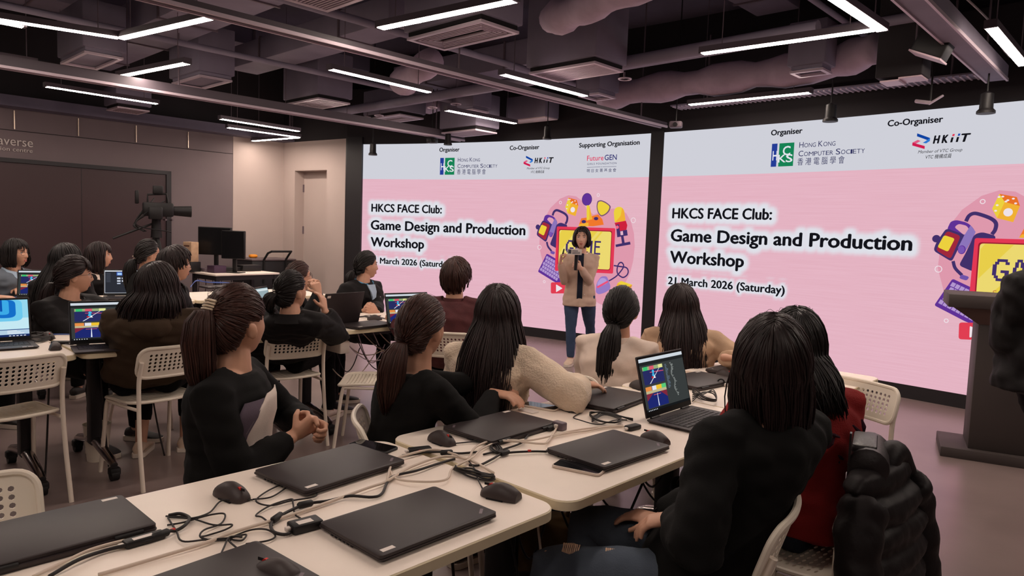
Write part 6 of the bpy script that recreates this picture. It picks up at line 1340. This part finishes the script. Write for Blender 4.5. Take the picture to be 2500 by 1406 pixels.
person('person', 'smiling woman in a blue grey sweater with glasses and a short bob, far left', pxd(38, 583, 6.3), 112, 92, 0, 0, top=C_grey, topname='sweater', hair='bob', hl=.10, vox=.005, w=1.08, seed=23, nstr=320, sr=.0045, bangs=40, extra=p4x, face=True, lean=4, fringe=56, arms=dict(R=(px(30, 704, .80), azv(110), -up, .4), L=(px(45, 705, .80), azv(140), -up, .4)))
wr = pxd(12, 722, 4.6)
person('person', 'person mostly out of frame at left, only a dark sleeved forearm showing', pxd(-150, 640, 4.7), 100, 60, 0, 0, top=cloth('dark_purple_knit', (58, 46, 52)), topname='sweater', hair='long', hl=.25, vox=.006, seed=24, nstr=160, sr=.006, arms=dict(L=(wr, azv(95), -up, .3), R=(wr + Vector((-.2, -.2, 0)), azv(95), -up, .3)))
# figure in a dark coat at the right edge, beside the lectern
person('person', 'person in a bulky black coat at the right edge, elbow out before the lectern', pxd(2600, 560, 3.9), 12, 20, 0, 0, stand=True, legs={-1: (3.22, 3.95), 1: (3.45, 3.95)}, top=C_black2, topname='coat', hair='short', vox=.01, w=1.35, loose=.06, rump=.014, seed=25, nstr=160, sr=.006, arms=dict(L=(pxd(2530, 900, 3.95), Vector((.5, .3, -.6)), Vector((.5, .5, 0)), .3, Vector((-1, -.1, .15)))), hem=-.3, grp=None)

# ================================================================== chairs under the sitters, coat and bag
def under(x, az, label, off=0.0): p = Vector((x['P'].x, x['P'].y, 0)) + azv(az) * off; return chair(p, az, label)
under(X12, 10, 'white perforated chair under the person in maroon', .03)
chair(Vector((X13['P'].x + .12, X13['P'].y - .04, 0)), 78, 'white perforated chair behind the ponytailed girl in black at the front table')
under(X15, 55, 'white perforated chair behind the girl in the white shirt', -.02)
chair(Vector((X17['P'].x - .07, X17['P'].y, 0)) + azv(116) * .03, -64, 'white perforated chair under the girl in black with ripped jeans')
RC = chair(Vector((X18['P'].x, X18['P'].y, 0)) - azv(48) * .09 + azv(-42) * .02, -42, 'white perforated chair under the person in red, puffer jacket over it')
under(X8, 100, 'white perforated chair behind the student in black with glasses', -.02)
M_puff = cloth('black_puffer_nylon', (30, 25, 26), .15, .2, 40, .55)
t = thing('puffer_jacket', 'black quilted puffer jacket hung over the chair of the person in red', 'jacket', RC.location + azv(-42 + 180) * .27 - Vector((.02, 0, .03)), -42)
c = MB(); rnd = random.Random(3)
for k in range(9):
    z = .80 - k * .075; wd = .16 + .06 * sin(pi * min(1, (k + 1) / 5)) + .018 * k; th = .055 + .012 * k ** .5
    c.loft([[((wd * (1 + .05 * sin(j * 1.7 + k)) * q_) * cos(2 * pi * j / 22) + .015 * sin(k), -.02 * k ** .5 + (th * q_) * sin(2 * pi * j / 22), z + dz) for j in range(22)] for dz, q_ in ((-.042, .66), (-.030, .92), (0, 1.08), (.030, .92), (.042, .66))])
me = remesh(c, .009, .3, 'shell', 1); rumple(me, .005, 5, 4); link_mesh('quilted_body', me, M_puff, t, True, 180)
for s in (-1, 1):
    c = MB(); p_ = [(s * .15, -.02, .76), (s * .21, -.03, .68), (s * .235, -.05, .52), (s * .25, -.06, .34), (s * .26, -.06, .18)]; q_ = spline(p_, 5)
    c.tube(q_, [.06 + .012 * abs(sin(i * .95)) - .0006 * i for i in range(len(q_))], 12); me = remesh(c, .011, .4, 'sleeve', 2); rumple(me, .005, 6, 5 + s); link_mesh('sleeve', me, M_puff, t, True, 180)
c = MB(); c.tube(spline([(.02, .0, .80), (.06, .0, .85), (.12, .0, .85), (.17, -.01, .78)], 5), .040, 12); link_mesh('collar', remesh(c, .011, .4, 'collar', 2), M_puff, t, True, 180)
bp_ = pxd(2122, 1118, 2.12)
t = thing('handbag', 'black leather roll shaped bag with an upright strap beside the red sweater', 'bag', Vector((bp_.x, bp_.y, bp_.z - .06)), 118)
M_leather = mat('black_leather', (38, 31, 33), rough=.42, spec=.5, bump=.15, bscale=120)
c = MB(); c.tube([(-.12, 0, .06), (-.11, 0, .06), (.11, 0, .06), (.12, 0, .06)], [.042, .056, .056, .042], 18); c.build('body', M_leather, t)
c = MB(); c.box((-.09, -.05, .09), (.09, .02, .12), None, .01); c.build('flap', M_leather, t)
c = MB(); c.loft([[(.09 + x, -.055 + y, z) for x, y in ((0, 0), (.024, 0), (.024, .006), (0, .006))] for z in (-.03, .05, .10, .155)]); c.build('strap', M_leather, t)
c = MB(); c.tube([(.10 + .012 * cos(k * pi / 6), -.055, .02 + .012 * sin(k * pi / 6)) for k in range(12)], .003, 6, close=True); c.build('ring', M_alu, t)

t = thing('tote_bag', 'khaki cloth bag on the floor under the nearest table', 'bag', px(1335, 1392, .02) * Vector((1, 1, 0)), 20)
c = MB(); c.loft([[(x * q, y * q, z) for x, y in rrect(-.16, -.09, .16, .09, .05, 4)] for z, q in ((.004, .85), (.03, 1), (.16, 1.02), (.25, .8), (.27, .5))]); me = remesh(c, .012, .4, 'body', 2); rumple(me, .012, 5, 8); link_mesh('body', me, C_khaki, t, True, 180)
c = MB(); c.tube(spline([(-.08, 0, .25), (-.07, .02, .36), (.07, .02, .36), (.08, 0, .25)], 5), .009, 6); c.build('handle', C_khaki, t)
t = thing('backpack', 'black backpack on the floor under the joint of the front tables', 'bag', px(1285, 1215, .02) * Vector((1, 1, 0)), 60)
c = MB(); c.loft([[(x * q, y * q, z) for x, y in rrect(-.15, -.10, .15, .10, .06, 4)] for z, q in ((.004, .9), (.04, 1.02), (.22, 1.0), (.36, .85), (.42, .5))]); me = remesh(c, .012, .4, 'body', 2); rumple(me, .010, 5, 9); link_mesh('body', me, C_black2, t, True, 180)
c = MB(); c.box((-.10, -.135, .06), (.10, -.085, .20), None, .02); c.build('pocket', C_black2, t)
c = MB(); c.tube(spline([(-.05, .02, .40), (-.04, .03, .47), (.04, .03, .47), (.05, .02, .40)], 5), .01, 6); c.build('handle', C_black2, t)

bn = px(238, 1122, 0)
t = thing('waste_bin', 'small white bin on the floor beyond the left chairs', 'bin', bn, 0)
c = MB(); c.lathe([(.055, 0), (.075, .22), (.078, .225), (.072, .222), (.052, .01)], 20); c.build('bucket', M_chair, t)
